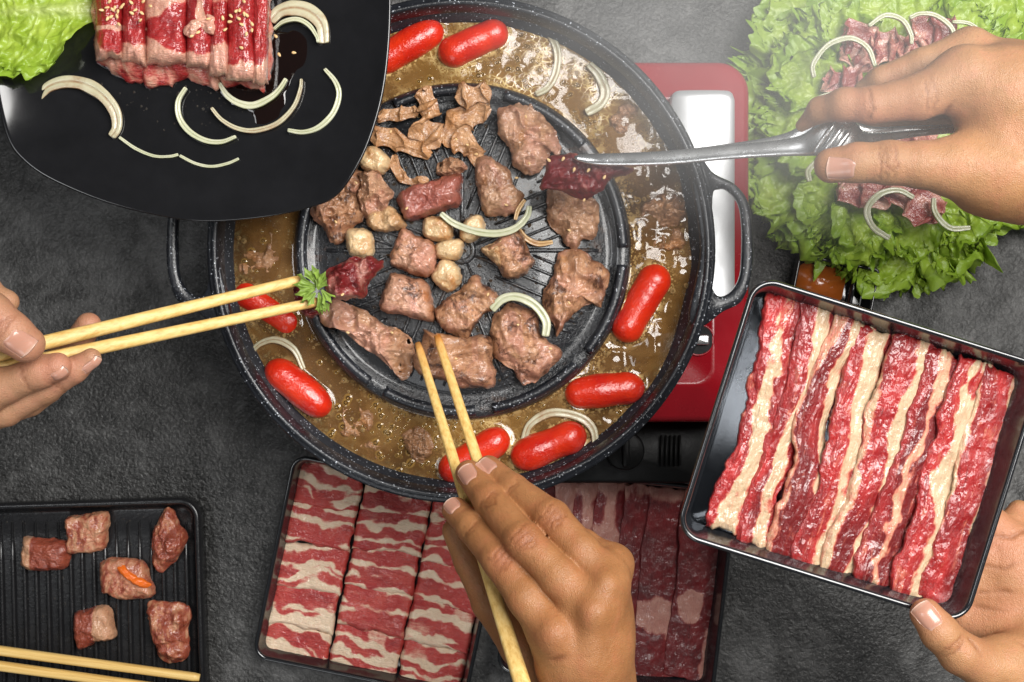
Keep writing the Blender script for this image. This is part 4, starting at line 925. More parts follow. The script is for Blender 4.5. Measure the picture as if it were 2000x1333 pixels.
def ff6(u, v, q, s): return sstep(.80, .86, v + .05 * fbm(q, 2, s, 3)) + .9 * sstep(.2, .12, v)
zt = PF + .0165
for i, a in enumerate([(183, 242, 108, ff1), (236, 286, 116, ff2), (282, 368, 122, ff3), (362, 420, 124, ff4), (408, 446, 138, ff5), (440, 500, 150, ff6), (492, 524, 154, ff6)]):
    lab = ['beef roll with a white fat loop beside the lettuce leaf', 'narrow red beef roll dotted with sesame beside the roll with a fat loop', 'wide beef roll with a cream top and bright red patch', 'beef roll with a pale pink crumpled flap',
           'slim beef roll between the pink flap and the sesame dotted roll', 'sesame dotted beef roll with a broad pale lower end', 'narrow beef edge standing above the soy puddle'][i]
    roll('beef_roll', a[0], a[1], -90, a[2] + 8, zt - .004 - (.003 if i == 6 else 0), .0135, a[3], lab, 700 + i * 11)
LOW = [([(188, 40), (300, 20), (300, 130), (250, 154), (228, 150), (205, 125), (186, 100)], 'lower beef fold sticking out below the fat loop roll'), ([(250, 40), (400, 40), (385, 130), (335, 152), (325, 163), (270, 140)], 'lower beef fold under the wide cream topped roll'),
       ([(350, 40), (450, 40), (430, 150), (400, 164), (365, 158), (345, 120)], 'lower beef fold under the pink flap roll'), ([(420, 40), (522, 40), (518, 168), (496, 174), (470, 166), (425, 150)], 'lower beef fold reaching over an onion slice')]
for i, (o_, lab) in enumerate(LOW):
    o_ = [(x, y if y > 60 else y - 110) for x, y in o_]
    tag(blob('beef_fold', o_, PF, .0150, MT['raw'], seed=800 + i * 3, top=5, fold=.35, fine=.12, rough=.15, fat=fatnoise(.45, .6, 2.2, 80 + i), center=((o_[0][0] + o_[1][0]) / 2 + (6 if i == 3 else 0), 40)), lab, 'beef slice', 'lower folds of beef on the black plate')
tag(blob('beef_scrap', zz(6, [(990, 310), (1060, 210), (1130, 180), (1250, 140), (1320, 230), (1310, 320), (1230, 330), (1140, 280), (1080, 370)]), zt + .0085, .004, MT['raw'], seed=851, fold=.5, fat=.85, n=70, rings=14), 'pale pink scrap of fat lying on the beef rolls', 'meat')
rs = random.Random(9)
SES = zz(6, [(270, 15), (190, 100), (245, 75), (300, 95), (320, 80), (400, 50), (380, 75), (350, 115), (250, 185), (285, 165), (340, 160), (360, 240), (480, 25), (485, 130), (520, 100), (585, 130), (570, 200), (600, 15), (665, 60),
               (1075, 350), (1135, 318), (1235, 185), (1375, 178), (1510, 110), (1540, 100), (1610, 150), (1585, 140), (1455, 158), (1530, 182), (1445, 215), (1560, 240), (1660, 235), (1400, 290), (1660, 298), (1605, 335), (1555, 468), (1580, 15)])
zs_ = [(x, y) for x, y in SES]
for p_ in zs_:
    seeds([p_], zt + .0110, 'toasted sesame seed scattered on the raw beef rolls', 'sesame seeds on the beef rolls', rs)
seeds(zz(1, [(1380, 182), (1398, 275), (1472, 265)]), PF + .0012, 'toasted sesame seed lying in the soy puddle on the black plate', 'sesame seeds on the black plate', rs, .2)
pud = blob('soy_puddle', zz(1, [(1335, 150), (1420, 160), (1500, 140), (1570, 180), (1560, 300), (1480, 370), (1440, 480), (1400, 620), (1280, 640), (1250, 560), (1150, 520), (1080, 400), (1200, 380), (1330, 330)]), PF - .0002, .0010, MT['soy'], seed=870, rough=.02, fine=.01, top=8, edge=.03)
tag(pud, 'thin dark soy puddle beside the beef on the black plate', 'sauce')
ON = [([(188, 505), (240, 440), (330, 412), (430, 425), (520, 480), (578, 560), (588, 640), (560, 690)], 31, 'broad onion slice alone on the plate far from the beef'), ([(598, 688), (680, 745), (770, 782), (850, 785), (895, 775)], 9, 'thin onion thread joined to the broad onion slice'),
      ([(900, 780), (980, 820), (1060, 835), (1140, 820), (1198, 795)], 9, 'thin onion thread ending alone near the plate rim'), ([(935, 440), (895, 510), (900, 590), (950, 660), (1030, 705), (1110, 712), (1185, 685)], 17, 'curved onion slice below the beef beside the wide pair of arcs'),
      ([(1100, 415), (1140, 480), (1200, 520), (1270, 530), (1350, 495), (1400, 450), (1435, 395)], 20, 'onion slice tucked under the beef folds'), ([(1060, 540), (1110, 600), (1190, 645), (1280, 655), (1390, 620), (1470, 540), (1505, 450), (1510, 395)], 15, 'wide onion arc around the onion tucked under the beef'),
      ([(1625, 345), (1680, 410), (1700, 480), (1670, 570), (1600, 640), (1520, 665), (1440, 655)], 17, 'onion arc closest to the plate rim above the pan'), ([(1355, 110), (1400, 60), (1470, 42), (1550, 60), (1610, 120), (1625, 220)], 36, 'thick double onion slice beside the soy puddle'), ([(1370, 150), (1420, 112), (1490, 100), (1550, 130), (1590, 190), (1595, 218)], 14, 'inner onion layer nested in the thick double slice')]
for i, (p_, w_, lab) in enumerate(ON):
    arc('onion_slice', zz(1, p_), PF + (.0005 if i != 8 else .0012) + (.0012 if w_ < 10 else 0), w_ * .68 if w_ < 25 else w_ * .85, .0045 if w_ > 10 else .002, MT['onionm'] if i in (0, 7, 5) else MT['onion'], lab, 'onion slices on the black plate', 900 + i, taper=.6 if w_ > 10 else .9)

# small two-part sauce dish under the lettuce
sd_c = P(1632, 556, .022); srot = math.radians(-11)
def DL(i, z, w=.062, h=.036): return rr3(w - 2 * i, h - 2 * i, max(.004 - i, .001), z, sd_c[0], sd_c[1], srot, 8)
dish = loops_mesh('sauce_dish', [DL(.003, 0), DL(.0005, .003), DL(0, .021), DL(.0006, .022), DL(.0016, .022), DL(.0026, .020), DL(.004, .006), DL(.007, .0045)], MT['plate'], loc=(sd_c[0], sd_c[1], 0), rot=srot)
tag(dish, 'small black rectangular dish of orange sauce beneath the lettuce edge', 'dish')
dv = np.array([math.cos(srot), math.sin(srot)])
loops_mesh('divider', [rr3(.002, .033, .0008, z_, sd_c[0] + dv[0] * .014, sd_c[1] + dv[1] * .014, srot, 4) for z_ in (.004, .0215)], MT['plate'], dish)
so = [rr3(.036, .026, .006, z_, sd_c[0] - dv[0] * .009, sd_c[1] - dv[1] * .009, srot, 8) for z_ in (.005, .0125)]
tag(loops_mesh('chilli_sauce', so, MT['sauce']), 'orange chilli sauce in the small black dish', 'sauce')
# ---------------------------------------------------------------- lettuce with sliced beef and onion
def leaf(base_px, tip_px, z0, width, seed, lift=.012, droop=.0, parent=None, frill=1., zt=None, nu=110, nv=130):
    b = P(*base_px, z0); e = P(*tip_px, z0); d = (e - b)[:2]; L = np.linalg.norm(d); d /= L; nrm = np.array([-d[1], d[0]])
    u = np.linspace(0, 1, nu)[:, None] * np.ones(nv); v = np.ones(nu)[:, None] * np.linspace(-1, 1, nv)
    w = width * (.16 + .84 * sstep(0, .5, u)) * np.sqrt(np.clip(1 - np.clip((u - .62) / .40, 0, 1) ** 2.4 * .93, 0, 1))
    ang = np.arctan2(v * .9, u - .42)
    m = np.clip(np.maximum(np.abs(v) ** 2.2, np.clip((u - .5) / .5, 0, 1) ** 2.2), 0, 1) * sstep(.05, .3, u)
    q = np.stack([np.cos(ang) * 2 + seed, np.sin(ang) * 2, m * 1.2 + seed * .7], -1)
    jag = 1 + m ** 3 * (.14 * fbm(q, 2.2, seed, 3, .7) + .07 * fbm(q, 9, seed + 1, 2))
    ph = 3 * fbm(q, 1.2, seed + 2, 2)
    x = L * u * jag; y = v * w * jag
    fr = m ** 2.2
    s1 = np.sin(ang * 9 + ph * 1.6 + seed); s2 = np.sin(ang * 16 + ph * 3 + 1.7 * seed); s3 = np.sin(ang * 44 + ph * 5)
    zf = frill * (.0070 * s1 * m ** 2 + .0050 * s2 * fr + .0014 * s3 * m ** 4)
    x = x + frill * .0045 * np.cos(ang * 21 + ph * 3 + seed) * fr; y = y + frill * .0045 * np.cos(ang * 17 - ph * 3) * fr
    pq = np.stack([x, y, np.full_like(x, seed * .1)], -1)
    crink = .0026 * (ridged(pq, 30, seed + 5, 2) - .45) * sstep(.08, .4, np.abs(v) + u * .4) + .0016 * fbm(pq, 150, seed + 6, 3)
    rib_ = np.exp(-(np.abs(v) * w / (.0055 * (1.25 - u))) ** 2) * (1 - u * .75)
    side = 0
    for k in range(5):   # side veins
        uu = .12 + .15 * k
        side = np.maximum(side, np.exp(-((u - uu - .22 * np.abs(v) ** 1.1) / .012) ** 2) * (1 - np.abs(v)) ** .5)
    rib_ = np.maximum(rib_, .55 * side)
    z = z0 + lift * np.sin(np.clip(u, 0, 1) * math.pi * .75) - droop * u ** 2 + .010 * (np.abs(v) ** 2) * sstep(0, .4, u) + zf + crink + .0016 * rib_
    z = np.maximum(z, .003 if zt is None else zt)
    V = np.stack([b[0] + d[0] * x + nrm[0] * y, b[1] + d[1] * x + nrm[1] * y, z], -1)
    return raw_obj('leaf', V.reshape(-1, 3), [gridf(nu, nv)], MT['lettuce'], parent, attrs=dict(rib=rib_.ravel(), frill=fr.ravel()), open_=True)
lc = P(1745, 260, .02)
lp = lathe('serving_plate', [(.001, .004), (.07, .004), (.085, .009), (.088, .0085), (.075, 0.), (.001, 0.)], lc[0], lc[1], MT['plate'], 96)
tag(lp, 'round black plate almost hidden beneath the lettuce', 'plate')
bed = empty('lettuce_bed', (lc[0], lc[1], .004), 'bed of frilly bright green lettuce leaves on a round plate', 'lettuce')
LV = [((1740, 230), (1890, -70), .010, .058, .010), ((1730, 240), (1560, -60), .010, .056, .012), ((1700, 250), (1462, 110), .012, .052, .012), ((1760, 240), (2060, 60), .010, .055, .010), ((1790, 270), (2090, 250), .012, .055, .008),
      ((1790, 290), (2030, 390), .010, .040, .006), ((1690, 270), (1440, 290), .016, .055, .010), ((1720, 310), (1500, 440), .010, .052, .008), ((1740, 330), (1640, 528), .012, .054, .008), ((1760, 320), (1780, 562), .010, .052, .006), ((1770, 310), (1895, 505), .014, .044, .008),
      ((1750, 200), (1690, -40), .022, .046, .012), ((1700, 240), (1500, 200), .026, .044, .010), ((1730, 320), (1590, 470), .024, .042, .008), ((1770, 310), (1830, 495), .024, .040, .006), ((1750, 300), (1720, 500), .026, .040, .006), ((1680, 210), (1540, 60), .026, .040, .010), ((1790, 220), (1960, 60), .024, .046, .010)]
for i, (b_, e_, z_, w_, lf) in enumerate(LV):
    leaf(b_, e_, z_, w_ * (1.12 if i in (0, 1, 2, 3, 4, 6, 11, 12, 16, 17) else 1), 1000 + i * 13, lf, parent=bed, droop=.004, frill=.5 if i in (0, 1, 2, 3, 4, 6, 11, 12, 16, 17) else .75)
plf = leaf((195, 20), (-60, 40), PF + .004, .042, 1400, .012, zt=PF + .0005, frill=.8)
plf.name = 'lettuce_leaf'; tag(plf, 'single bright green lettuce leaf on the black plate beside the beef', 'lettuce')
BZL = .046
LM = [(5, [(470, 130), (540, 85), (600, 120), (700, 130), (720, 190), (660, 230), (560, 200), (480, 180)], 'folded raw beef slice under an onion arc at the far side of the lettuce'), (5, [(450, 210), (520, 180), (590, 220), (600, 290), (540, 310), (470, 270)], 'curled raw beef slice inside the yellow tinted onion arc'),
      (5, [(390, 300), (450, 275), (540, 300), (550, 350), (480, 390), (385, 385)], 'dark raw beef slice lying against the lettuce frill'), (5, [(600, 190), (690, 170), (760, 220), (740, 260), (650, 285), (600, 250)], 'pink raw beef slice with pale fat above the fingers'),
      (5, [(700, 180), (790, 150), (800, 220), (740, 250)], 'small raw beef fold between two onion arcs'), (5, [(780, 160), (850, 100), (930, 130), (945, 190), (880, 225), (800, 220)], 'raw beef roll with an open end under the far onion arc'),
      (5, [(440, 780), (560, 770), (660, 800), (640, 850), (560, 870), (480, 835)], 'raw beef slice showing below the thumb'), (5, [(640, 800), (760, 820), (850, 850), (830, 920), (780, 950), (740, 900)], 'rolled raw beef tube lying beside the lower onion arc'),
      (5, [(560, 400), (800, 330), (900, 500), (800, 760), (600, 760), (500, 560)], 'pile of raw beef hidden behind the hand with the tongs')]
for i, (zk, o_, lab) in enumerate(LM):
    if i < 8:
        c_ = np.array(zz(zk, o_)); cm = c_.mean(0); dd = c_ - cm; ev, evec = np.linalg.eigh(dd.T @ dd); ax = evec[:, 1]; la = np.abs(dd @ ax).max(); lb = np.abs(dd @ evec[:, 0]).max()
        bend = evec[:, 0] * lb * .35 * (1 if i % 2 else -1)
        tag(drape('raw_beef_fold', [cm - ax * la, cm + bend, cm + ax * la], lb * 2.9, BZL - .002, .0060, 2.6, MT['lraw'], seed=1150 + i * 5, fat=lambda u, v, q: .30 + .6 * fbm(q, 1.6, 77 + i, 3) + .5 * np.abs(v) ** 6, rot=i * .8), lab, 'meat', 'raw beef on the lettuce'); continue
    tag(blob('raw_beef_fold', zz(zk, o_), BZL - (.004 if i == 8 else 0), .014, MT['lraw'], seed=1100 + i * 3, fold=.8, fine=.2, rough=.3, fat=fatnoise(.38, .6, 2.4, 1100 + i), rot=i * .8), lab, 'meat', 'raw beef on the lettuce')
LO = [([(332, 340), (328, 280), (395, 195), (490, 168), (565, 210), (598, 290)], 22, 'yellow tinted onion arc looped around curled beef on lettuce'), ([(568, 115), (640, 68), (715, 88), (752, 150), (755, 195)], 21, 'onion arc over the folded beef slice on lettuce'), ([(745, 80), (790, 62), (860, 70), (925, 120), (948, 190)], 20, 'onion arc crossing the beef roll with an open end'),
      ([(930, 97), (1000, 103), (1055, 145), (1072, 185)], 16, 'outermost onion arc on lettuce beyond the wrist'), ([(300, 500), (345, 430), (450, 392)], 14, 'onion arc behind the index fingertip'), ([(312, 790), (306, 745), (338, 705)], 24, 'short onion end on lettuce below the tong grip'),
      ([(660, 1038), (585, 985), (562, 910), (615, 845), (695, 827), (765, 860)], 26, 'large onion arc beside the rolled beef tube'), ([(850, 860), (858, 925), (920, 990), (1010, 990)], 24, 'onion arc on the lettuce under the heel of the hand')]
for i, (p_, w_, lab) in enumerate(LO):
    arc('onion_slice', zz(5, p_), BZL + (.010 if i < 4 else .004), w_ * .5, .005, MT['onion'], lab, 'onion slices on the lettuce', 1200 + i)
# ---------------------------------------------------------------- hands: one continuous surface each, from a blended distance field
def cone_d(p, a, b, ra, rb):
    ab = b - a; h_ = np.clip(((p - a) @ ab) / (ab @ ab + 1e-12), 0, 1)
    d = p - a - h_[:, None] * ab
    return np.sqrt((d * d).sum(1)) - (ra + (rb - ra) * h_)
def smin(a, b, k):
    h_ = np.clip(.5 + .5 * (b - a) / k, 0, 1); return b + (a - b) * h_ - k * h_ * (1 - h_)
class Hand:
    def __init__(s, palm, fingers, kp=.010, kf=.0014, kj=.007, dz=0.):
        s.dz = dz
        cv = lambda c: [(P(x, y, z + dz).astype(np.float32), r * .001) for x, y, z, r in c]
        s.palm = [cv(c) for c in palm]; s.fing = [cv(c) for c in fingers]; s.kp, s.kf, s.kj = kp, kf, kj
    def chain(s, p, c, k):
        D = None
        for (a, ra), (b, rb) in zip(c[:-1], c[1:]):
            d = cone_d(p, a, b, ra, rb); D = d if D is None else smin(D, d, k)
        return D
    def sdf(s, p):
        D = None
        for c in s.palm:
            d = s.chain(p, c, s.kp); D = d if D is None else smin(D, d, s.kp)
        F = None
        for c in s.fing:
            d = s.chain(p, c, .003); F = d if F is None else smin(F, d, s.kf)
        return smin(D, F, s.kj) if F is not None else D
    def mesh(s, vox=.0012):
        pts = np.array([q for c in s.palm + s.fing for q, _ in c]); rs_ = np.array([r for c in s.palm + s.fing for _, r in c])
        lo = (pts - rs_[:, None]).min(0) - .013; hi = (pts + rs_[:, None]).max(0) + .013
        n = np.ceil((hi - lo) / vox).astype(int) + 1
        # coarse pass to find the cells near the surface
        cs = 6; nc = np.ceil(n / cs).astype(int) + 1
        g = np.stack(np.meshgrid(*[lo[k] + np.arange(nc[k]) * vox * cs for k in range(3)], indexing='ij'), -1).reshape(-1, 3).astype(np.float32)
        dc = s.sdf(g).reshape(nc)
        D = np.repeat(np.repeat(np.repeat(dc, cs, 0), cs, 1), cs, 2)[:n[0], :n[1], :n[2]].astype(np.float32)
        near = np.abs(D) < vox * cs * 2.2
        ii = np.argwhere(near)
        D[near] = s.sdf((lo + ii * vox).astype(np.float32))
        # surface nets
        ins = D < 0
        c8 = [ins[dx:n[0] - 1 + dx, dy:n[1] - 1 + dy, dz:n[2] - 1 + dz] for dx in (0, 1) for dy in (0, 1) for dz in (0, 1)]
        cnt = sum(c.astype(np.int8) for c in c8); act = (cnt > 0) & (cnt < 8)
        vid = -np.ones(act.shape, np.int64); cells = np.argwhere(act); vid[act] = np.arange(len(cells))
        acc = np.zeros((len(cells), 3)); num = np.zeros(len(cells))
        cor = [(dx, dy, dz) for dx in (0, 1) for dy in (0, 1) for dz in (0, 1)]
        val = {c: D[cells[:, 0] + c[0], cells[:, 1] + c[1], cells[:, 2] + c[2]] for c in cor}
        for c in cor:
            for ax in range(3):
                if c[ax] == 0:
                    c2_ = tuple(1 if k == ax else c[k] for k in range(3)); a, b = val[c], val[c2_]; x = (a < 0) != (b < 0)
                    t_ = np.where(x, a / np.where(x, a - b, 1), 0); pt = np.array(c, float)[None] + np.eye(3)[ax][None] * t_[:, None]
                    acc[x] += pt[x]; num[x] += 1
        V = lo + (cells + acc / num[:, None]) * vox
        Q = []
        for ax in range(3):
            sl0 = [slice(None)] * 3; sl1 = [slice(None)] * 3; sl0[ax] = slice(0, -1); sl1[ax] = slice(1, None)
            e = np.argwhere(ins[tuple(sl0)] != ins[tuple(sl1)])
            u_, v_ = (ax + 1) % 3, (ax + 2) % 3
            ok = (e[:, u_] > 0) & (e[:, v_] > 0) & (e[:, u_] < n[u_] - 1) & (e[:, v_] < n[v_] - 1); e = e[ok]
            def cid(du, dv):
                f = e.copy(); f[:, u_] += du; f[:, v_] += dv; return vid[f[:, 0], f[:, 1], f[:, 2]]
            q4 = np.stack([cid(-1, -1), cid(0, -1), cid(0, 0), cid(-1, 0)], 1)
            fl = ~ins[e[:, 0], e[:, 1], e[:, 2]]
            q4[fl] = q4[fl][:, ::-1]; Q.append(q4)
        Q = np.concatenate(Q)
        V = V.astype(np.float32)
        for _ in range(2):
            g_ = s.grad(V); V = V - g_ * s.sdf(V)[:, None] * .9
        # relax sideways a little
        return V.astype(float), Q
    def grad(s, V, e=.0006):
        V = V.astype(np.float32)
        g_ = np.stack([s.sdf(V + np.eye(3, dtype=np.float32)[k] * e) - s.sdf(V - np.eye(3, dtype=np.float32)[k] * e) for k in range(3)], 1)
        return g_ / (np.linalg.norm(g_, axis=1)[:, None] + 1e-9)
def vec(a): a = np.asarray(a, float); return a / np.linalg.norm(a)
def make_hand(name, hd, mat, label, creases=(), reds=(), nails=(), folds=(), vox=.0011, seed=0, bumps=()):
    """creases: (px, py, z, dirx, diry [px], spacing list mm, half-width mm, depth mm, curve); folds: long skin lines as polylines (pts, width mm, depth mm)"""
    V, Q = hd.mesh(vox); N = hd.grad(V)
    P = lambda x, y, z: globals()['P'](x, y, z + hd.dz)
    cre = np.zeros(len(V)); red = np.zeros(len(V)); disp = .00035 * fbm(V, 55, seed, 3)
    for (x, y, z, r, hgt) in bumps:
        disp += hgt * .001 * np.exp(-((V - P(x, y, z)) ** 2).sum(1) / (r * .001) ** 2)
    for (x, y, z, dx, dy, sp, hw, dep, cur, nz) in creases:
        c = P(x, y, z); a = vec((dx, -dy, 0)); lat = np.array([-a[1], a[0], 0]); r_ = V - c
        s_ = r_ @ a; t_ = r_ @ lat; wobble = .0011 * fbm(V, 260, seed + 5, 3)
        m_ = np.exp(-(t_ / (hw * .001)) ** 4) * np.exp(-((r_[:, 2]) / .016) ** 4) * sstep(-.1, .45, N @ vec(nz))
        for k, o_ in enumerate(sp):
            ss = s_ - o_ * .001 + cur * np.sign(o_ + .01) * t_ ** 2 * 8 + wobble * 1.2
            g_ = np.exp(-(ss / .00072) ** 2) * m_ * (1 if k % 2 == 0 else .7)
            disp -= dep * .0013 * g_; cre = np.maximum(cre, g_)
        disp += dep * .0005 * np.exp(-(s_ / .006) ** 2) * m_
    for pts, wd, dep in folds:
        pp = [P(*q_) for q_ in pts]; d = np.full(len(V), 9.)
        for a, b in zip(pp[:-1], pp[1:]): d = np.minimum(d, cone_d(V, a, b, 0, 0))
        d = np.abs(d + .0004 * fbm(V, 200, seed + 8, 2)); g_ = np.exp(-(d / (wd * .001)) ** 2)
        disp -= dep * .001 * g_; cre = np.maximum(cre, g_ * .9)
    for (x, y, z, r, amt) in reds:
        red = np.maximum(red, amt * np.exp(-((V - P(x, y, z)) ** 2).sum(1) / (r * .001) ** 2))
    Vd = V + N * disp[:, None]
    # drop the parts far outside the picture is not needed: forearms simply run out of frame
    o = raw_obj(name, Vd, [Q], mat, attrs=dict(crease=cre, red=red)); tag(o, label, 'hand')
    for (x, y, z, dx, dy, dz, nx, ny, nz, L, Wd, R) in nails:
        c = P(x, y, z); a = vec((dx, -dy, dz)); nn_ = vec((nx, -ny, nz)); nn_ = vec(nn_ - a * (nn_ @ a)); lat = np.cross(nn_, a)
        # slide the nail centre out to the skin
        cc_ = c.astype(np.float32)[None]
        t_ = 0.
        for _ in range(12):
            dd = float(hd.sdf((c + nn_ * t_).astype(np.float32)[None])[0]); t_ -= dd * .9
        c = c + nn_ * t_
        n1, n2 = 22, 19; s_ = np.linspace(-.5, .5, n1)[:, None] * np.ones(n2); t2 = np.ones(n1)[:, None] * np.linspace(-.5, .5, n2)
        wid = (1 - .42 * (np.clip(-s_ - .15, 0, 1) / .35) ** 2.2) * (1 - .10 * (np.clip(s_ - .38, 0, 1) / .12) ** 2)
        along = s_ * L - .09 * L * np.where(s_ < 0, (np.abs(t2) * 2) ** 2 * np.abs(s_) * 1.1, 0) - np.where(s_ > .3, .10 * L * (np.abs(t2) * 2) ** 2 * (s_ - .3) / .2, 0)
        l_ = t2 * Wd * wid; Rm = R * .001
        X = c + a * (along * .001)[..., None] + lat * (l_ * .001)[..., None]
        # snap to the skin, slightly proud, edges sunk
        X = X.reshape(-1, 3)
        for _ in range(4):
            X = X - nn_ * (hd.sdf(X.astype(np.float32)) * .8)[:, None]
        X = X.reshape(n1, n2, 3)
        ed = np.maximum((np.abs(t2) * 2) ** 6, np.where(s_ < 0, (np.abs(s_) * 2) ** 6, 0))
        X = X + nn_ * (.00075 * (1 - ed) - .0002 * ed + np.where(s_ > .46, .0002, 0))[..., None]
        slab_v = np.concatenate([X.reshape(-1, 3), (X - nn_ * .0009).reshape(-1, 3)]); M = n1 * n2
        g = np.arange(M).reshape(n1, n2); per = np.concatenate([g[:, 0], g[-1, 1:], g[-2::-1, -1], g[0, -2:0:-1]])
        side = np.stack([per, np.roll(per, -1), np.roll(per, -1) + M, per + M], 1)
        tp = np.r_[(s_ + .5).ravel(), (s_ + .5).ravel()]
        raw_obj('fingernail', slab_v, [gridf(n1, n2), gridf(n1, n2, off=M, flip=True), side], MT['nail'], o, attrs=dict(tip=tp))
    return o

# --- brown hand working the upright chopsticks (back of the hand seen)
h1 = Hand(
    palm=[[(1082, 1238, .286, 13.5), (1116, 1308, .277, 17), (1142, 1430, .256, 21), (1165, 1560, .236, 22), (1230, 1980, .19, 30)],
          [(1158, 1195, .290, 13), (1148, 1285, .281, 17.5), (1158, 1420, .258, 20)],
          [(1184, 1142, .284, 12), (1168, 1245, .277, 16), (1172, 1400, .257, 19)],
          [(1197, 1102, .268, 10.5), (1178, 1205, .262, 13.5), (1180, 1380, .252, 17)],
          [(1110, 1260, .258, 17), (1130, 1340, .250, 20)],
          [(1082, 1238, .2995, 3.4), (1118, 1300, .2940, 2.4)], [(1158, 1196, .3035, 3.2), (1154, 1290, .2985, 2.4)], [(1184, 1142, .2965, 2.8), (1174, 1260, .2915, 2.2)]],
    fingers=[[(889, 997, .230, 8.0), (922, 1030, .245, 9.0), (978, 1094, .268, 10.6), (1030, 1168, .282, 10.8), (1082, 1240, .287, 13)],
             [(916, 926, .226, 8.2), (955, 976, .246, 9.2), (1022, 1056, .276, 10.3), (1092, 1128, .287, 10.6), (1158, 1196, .290, 12.5)],
             [(955, 916, .222, 7.8), (1002, 956, .240, 8.9), (1078, 1012, .266, 10.0), (1134, 1078, .278, 10.3), (1184, 1142, .283, 11.5)],
             [(1030, 1010, .215, 7.5), (1085, 1040, .235, 8.5), (1140, 1066, .255, 9.3), (1197, 1103, .267, 10.3)],
             [(888, 1036, .210, 7.5), (916, 1096, .212, 8.8), (955, 1180, .220, 9.8), (1020, 1262, .238, 13), (1100, 1330, .256, 18)]], kp=.012)
make_hand('hand', h1, MT['skin_a'], 'brown hand gripping upright chopsticks, knuckles up, over the meat trays',
    creases=[(980, 1093, .281, 58, 66, [-4.6, -2.6, -1.0, .9, 2.6, 4.4], 8.5, .5, 1, (0, 0, 1)), (1022, 1056, .290, 62, 72, [-4.8, -2.8, -1.1, .8, 2.6, 4.5], 8.5, .55, 1, (0, 0, 1)), (1078, 1012, .280, 70, 60, [-4.8, -2.7, -1.0, .9, 2.7, 4.6], 8.5, .55, 1, (0, 0, 1)),
             (922, 1032, .253, 35, 36, [-1.2, .8], 6.5, .35, 2, (0, 0, 1)), (957, 976, .255, 40, 50, [-1.8, 0, 1.6], 7, .4, 2, (0, 0, 1)), (1002, 955, .249, 48, 40, [-1.5, .5], 6, .3, 2, (0, 0, 1))],
    reds=[(980, 1094, .28, 9, .8), (1022, 1056, .288, 8, .6), (1078, 1012, .278, 8, .6), (889, 990, .232, 9, .5), (916, 926, .23, 9, .5), (955, 912, .226, 9, .5), (1082, 1238, .298, 9, .35)],
    folds=[([(1030, 1262, .27), (1080, 1290, .30), (1130, 1282, .31)], 1.6, 1.0), ([(1050, 1160, .285), (1092, 1202, .295)], 1.5, .6)],
    bumps=[(1082, 1238, .300, 9, 2.6), (1160, 1196, .304, 8.5, 2.8), (1186, 1140, .298, 8, 2.4), (1200, 1098, .279, 7, 1.8)],
    nails=[(918, 930, .231, -34, -44, -24., -.1, -.12, 1, 12.5, 11, 8), (951, 914, .227, -40, -34, -20., .05, -.35, 1, 11.5, 10, 8), (885, 990, .234, -30, -30, -18., -.2, -.35, 1, 9.5, 9.5, 8)], seed=1)

# --- pale left hand holding the level chopsticks
h2 = Hand(
    palm=[[(-50, 640, .275, 17), (-190, 660, .27, 27), (-330, 680, .27, 28), (-780, 720, .262, 34)], [(-60, 760, .262, 17), (-190, 720, .262, 26)], [(-38, 566, .270, 11), (-160, 620, .27, 20)]],
    fingers=[[(50, 672, .284, 10.3), (22, 650, .288, 11), (-20, 612, .290, 11.5), (-60, 590, .285, 14)],
             [(112, 716, .266, 7.8), (80, 726, .264, 9.0), (10, 754, .261, 10), (-60, 790, .258, 12)],
             [(178, 700, .258, 5.8), (146, 722, .256, 7.4), (90, 757, .250, 8.6), (10, 800, .246, 9.6), (-60, 815, .246, 11)],
             [(100, 768, .242, 5.5), (60, 786, .238, 7.5), (-20, 815, .236, 9)],
             [(172, 636, .231, 7.6), (144, 684, .226, 8.3), (70, 738, .230, 8.5), (0, 765, .240, 9)],
             [(14, 590, .268, 6.5), (-40, 610, .268, 10)]], kp=.012)
make_hand('hand', h2, MT['skin_b'], 'pale hand with a broad thumbnail pinching two level chopsticks',
    creases=[(10, 640, .297, 50, 40, [-2, 0, 2], 8, .3, 2, (0, 0, 1)), (52, 738, .268, 70, -28, [0], 8, .4, 1, (.1, -.5, .8)), (116, 748, .256, 60, -40, [-.8, 1.0], 7, .4, 1, (.2, -.6, .8))],
    reds=[(50, 680, .288, 11, .7), (112, 716, .266, 14, .9), (160, 712, .258, 10, .6), (171, 640, .235, 10, .6), (20, 630, .295, 12, .5)],
    nails=[(49, 671, .288, 28, 26, -.004, .0, .06, 1, 12.5, 13, 10), (114, 717, .268, 34, -16, .0, .3, .85, .55, 9.5, 6.5, 8), (177, 703, .258, 40, -28, .0, .4, .75, .7, 12, 6.5, 7)], seed=2)

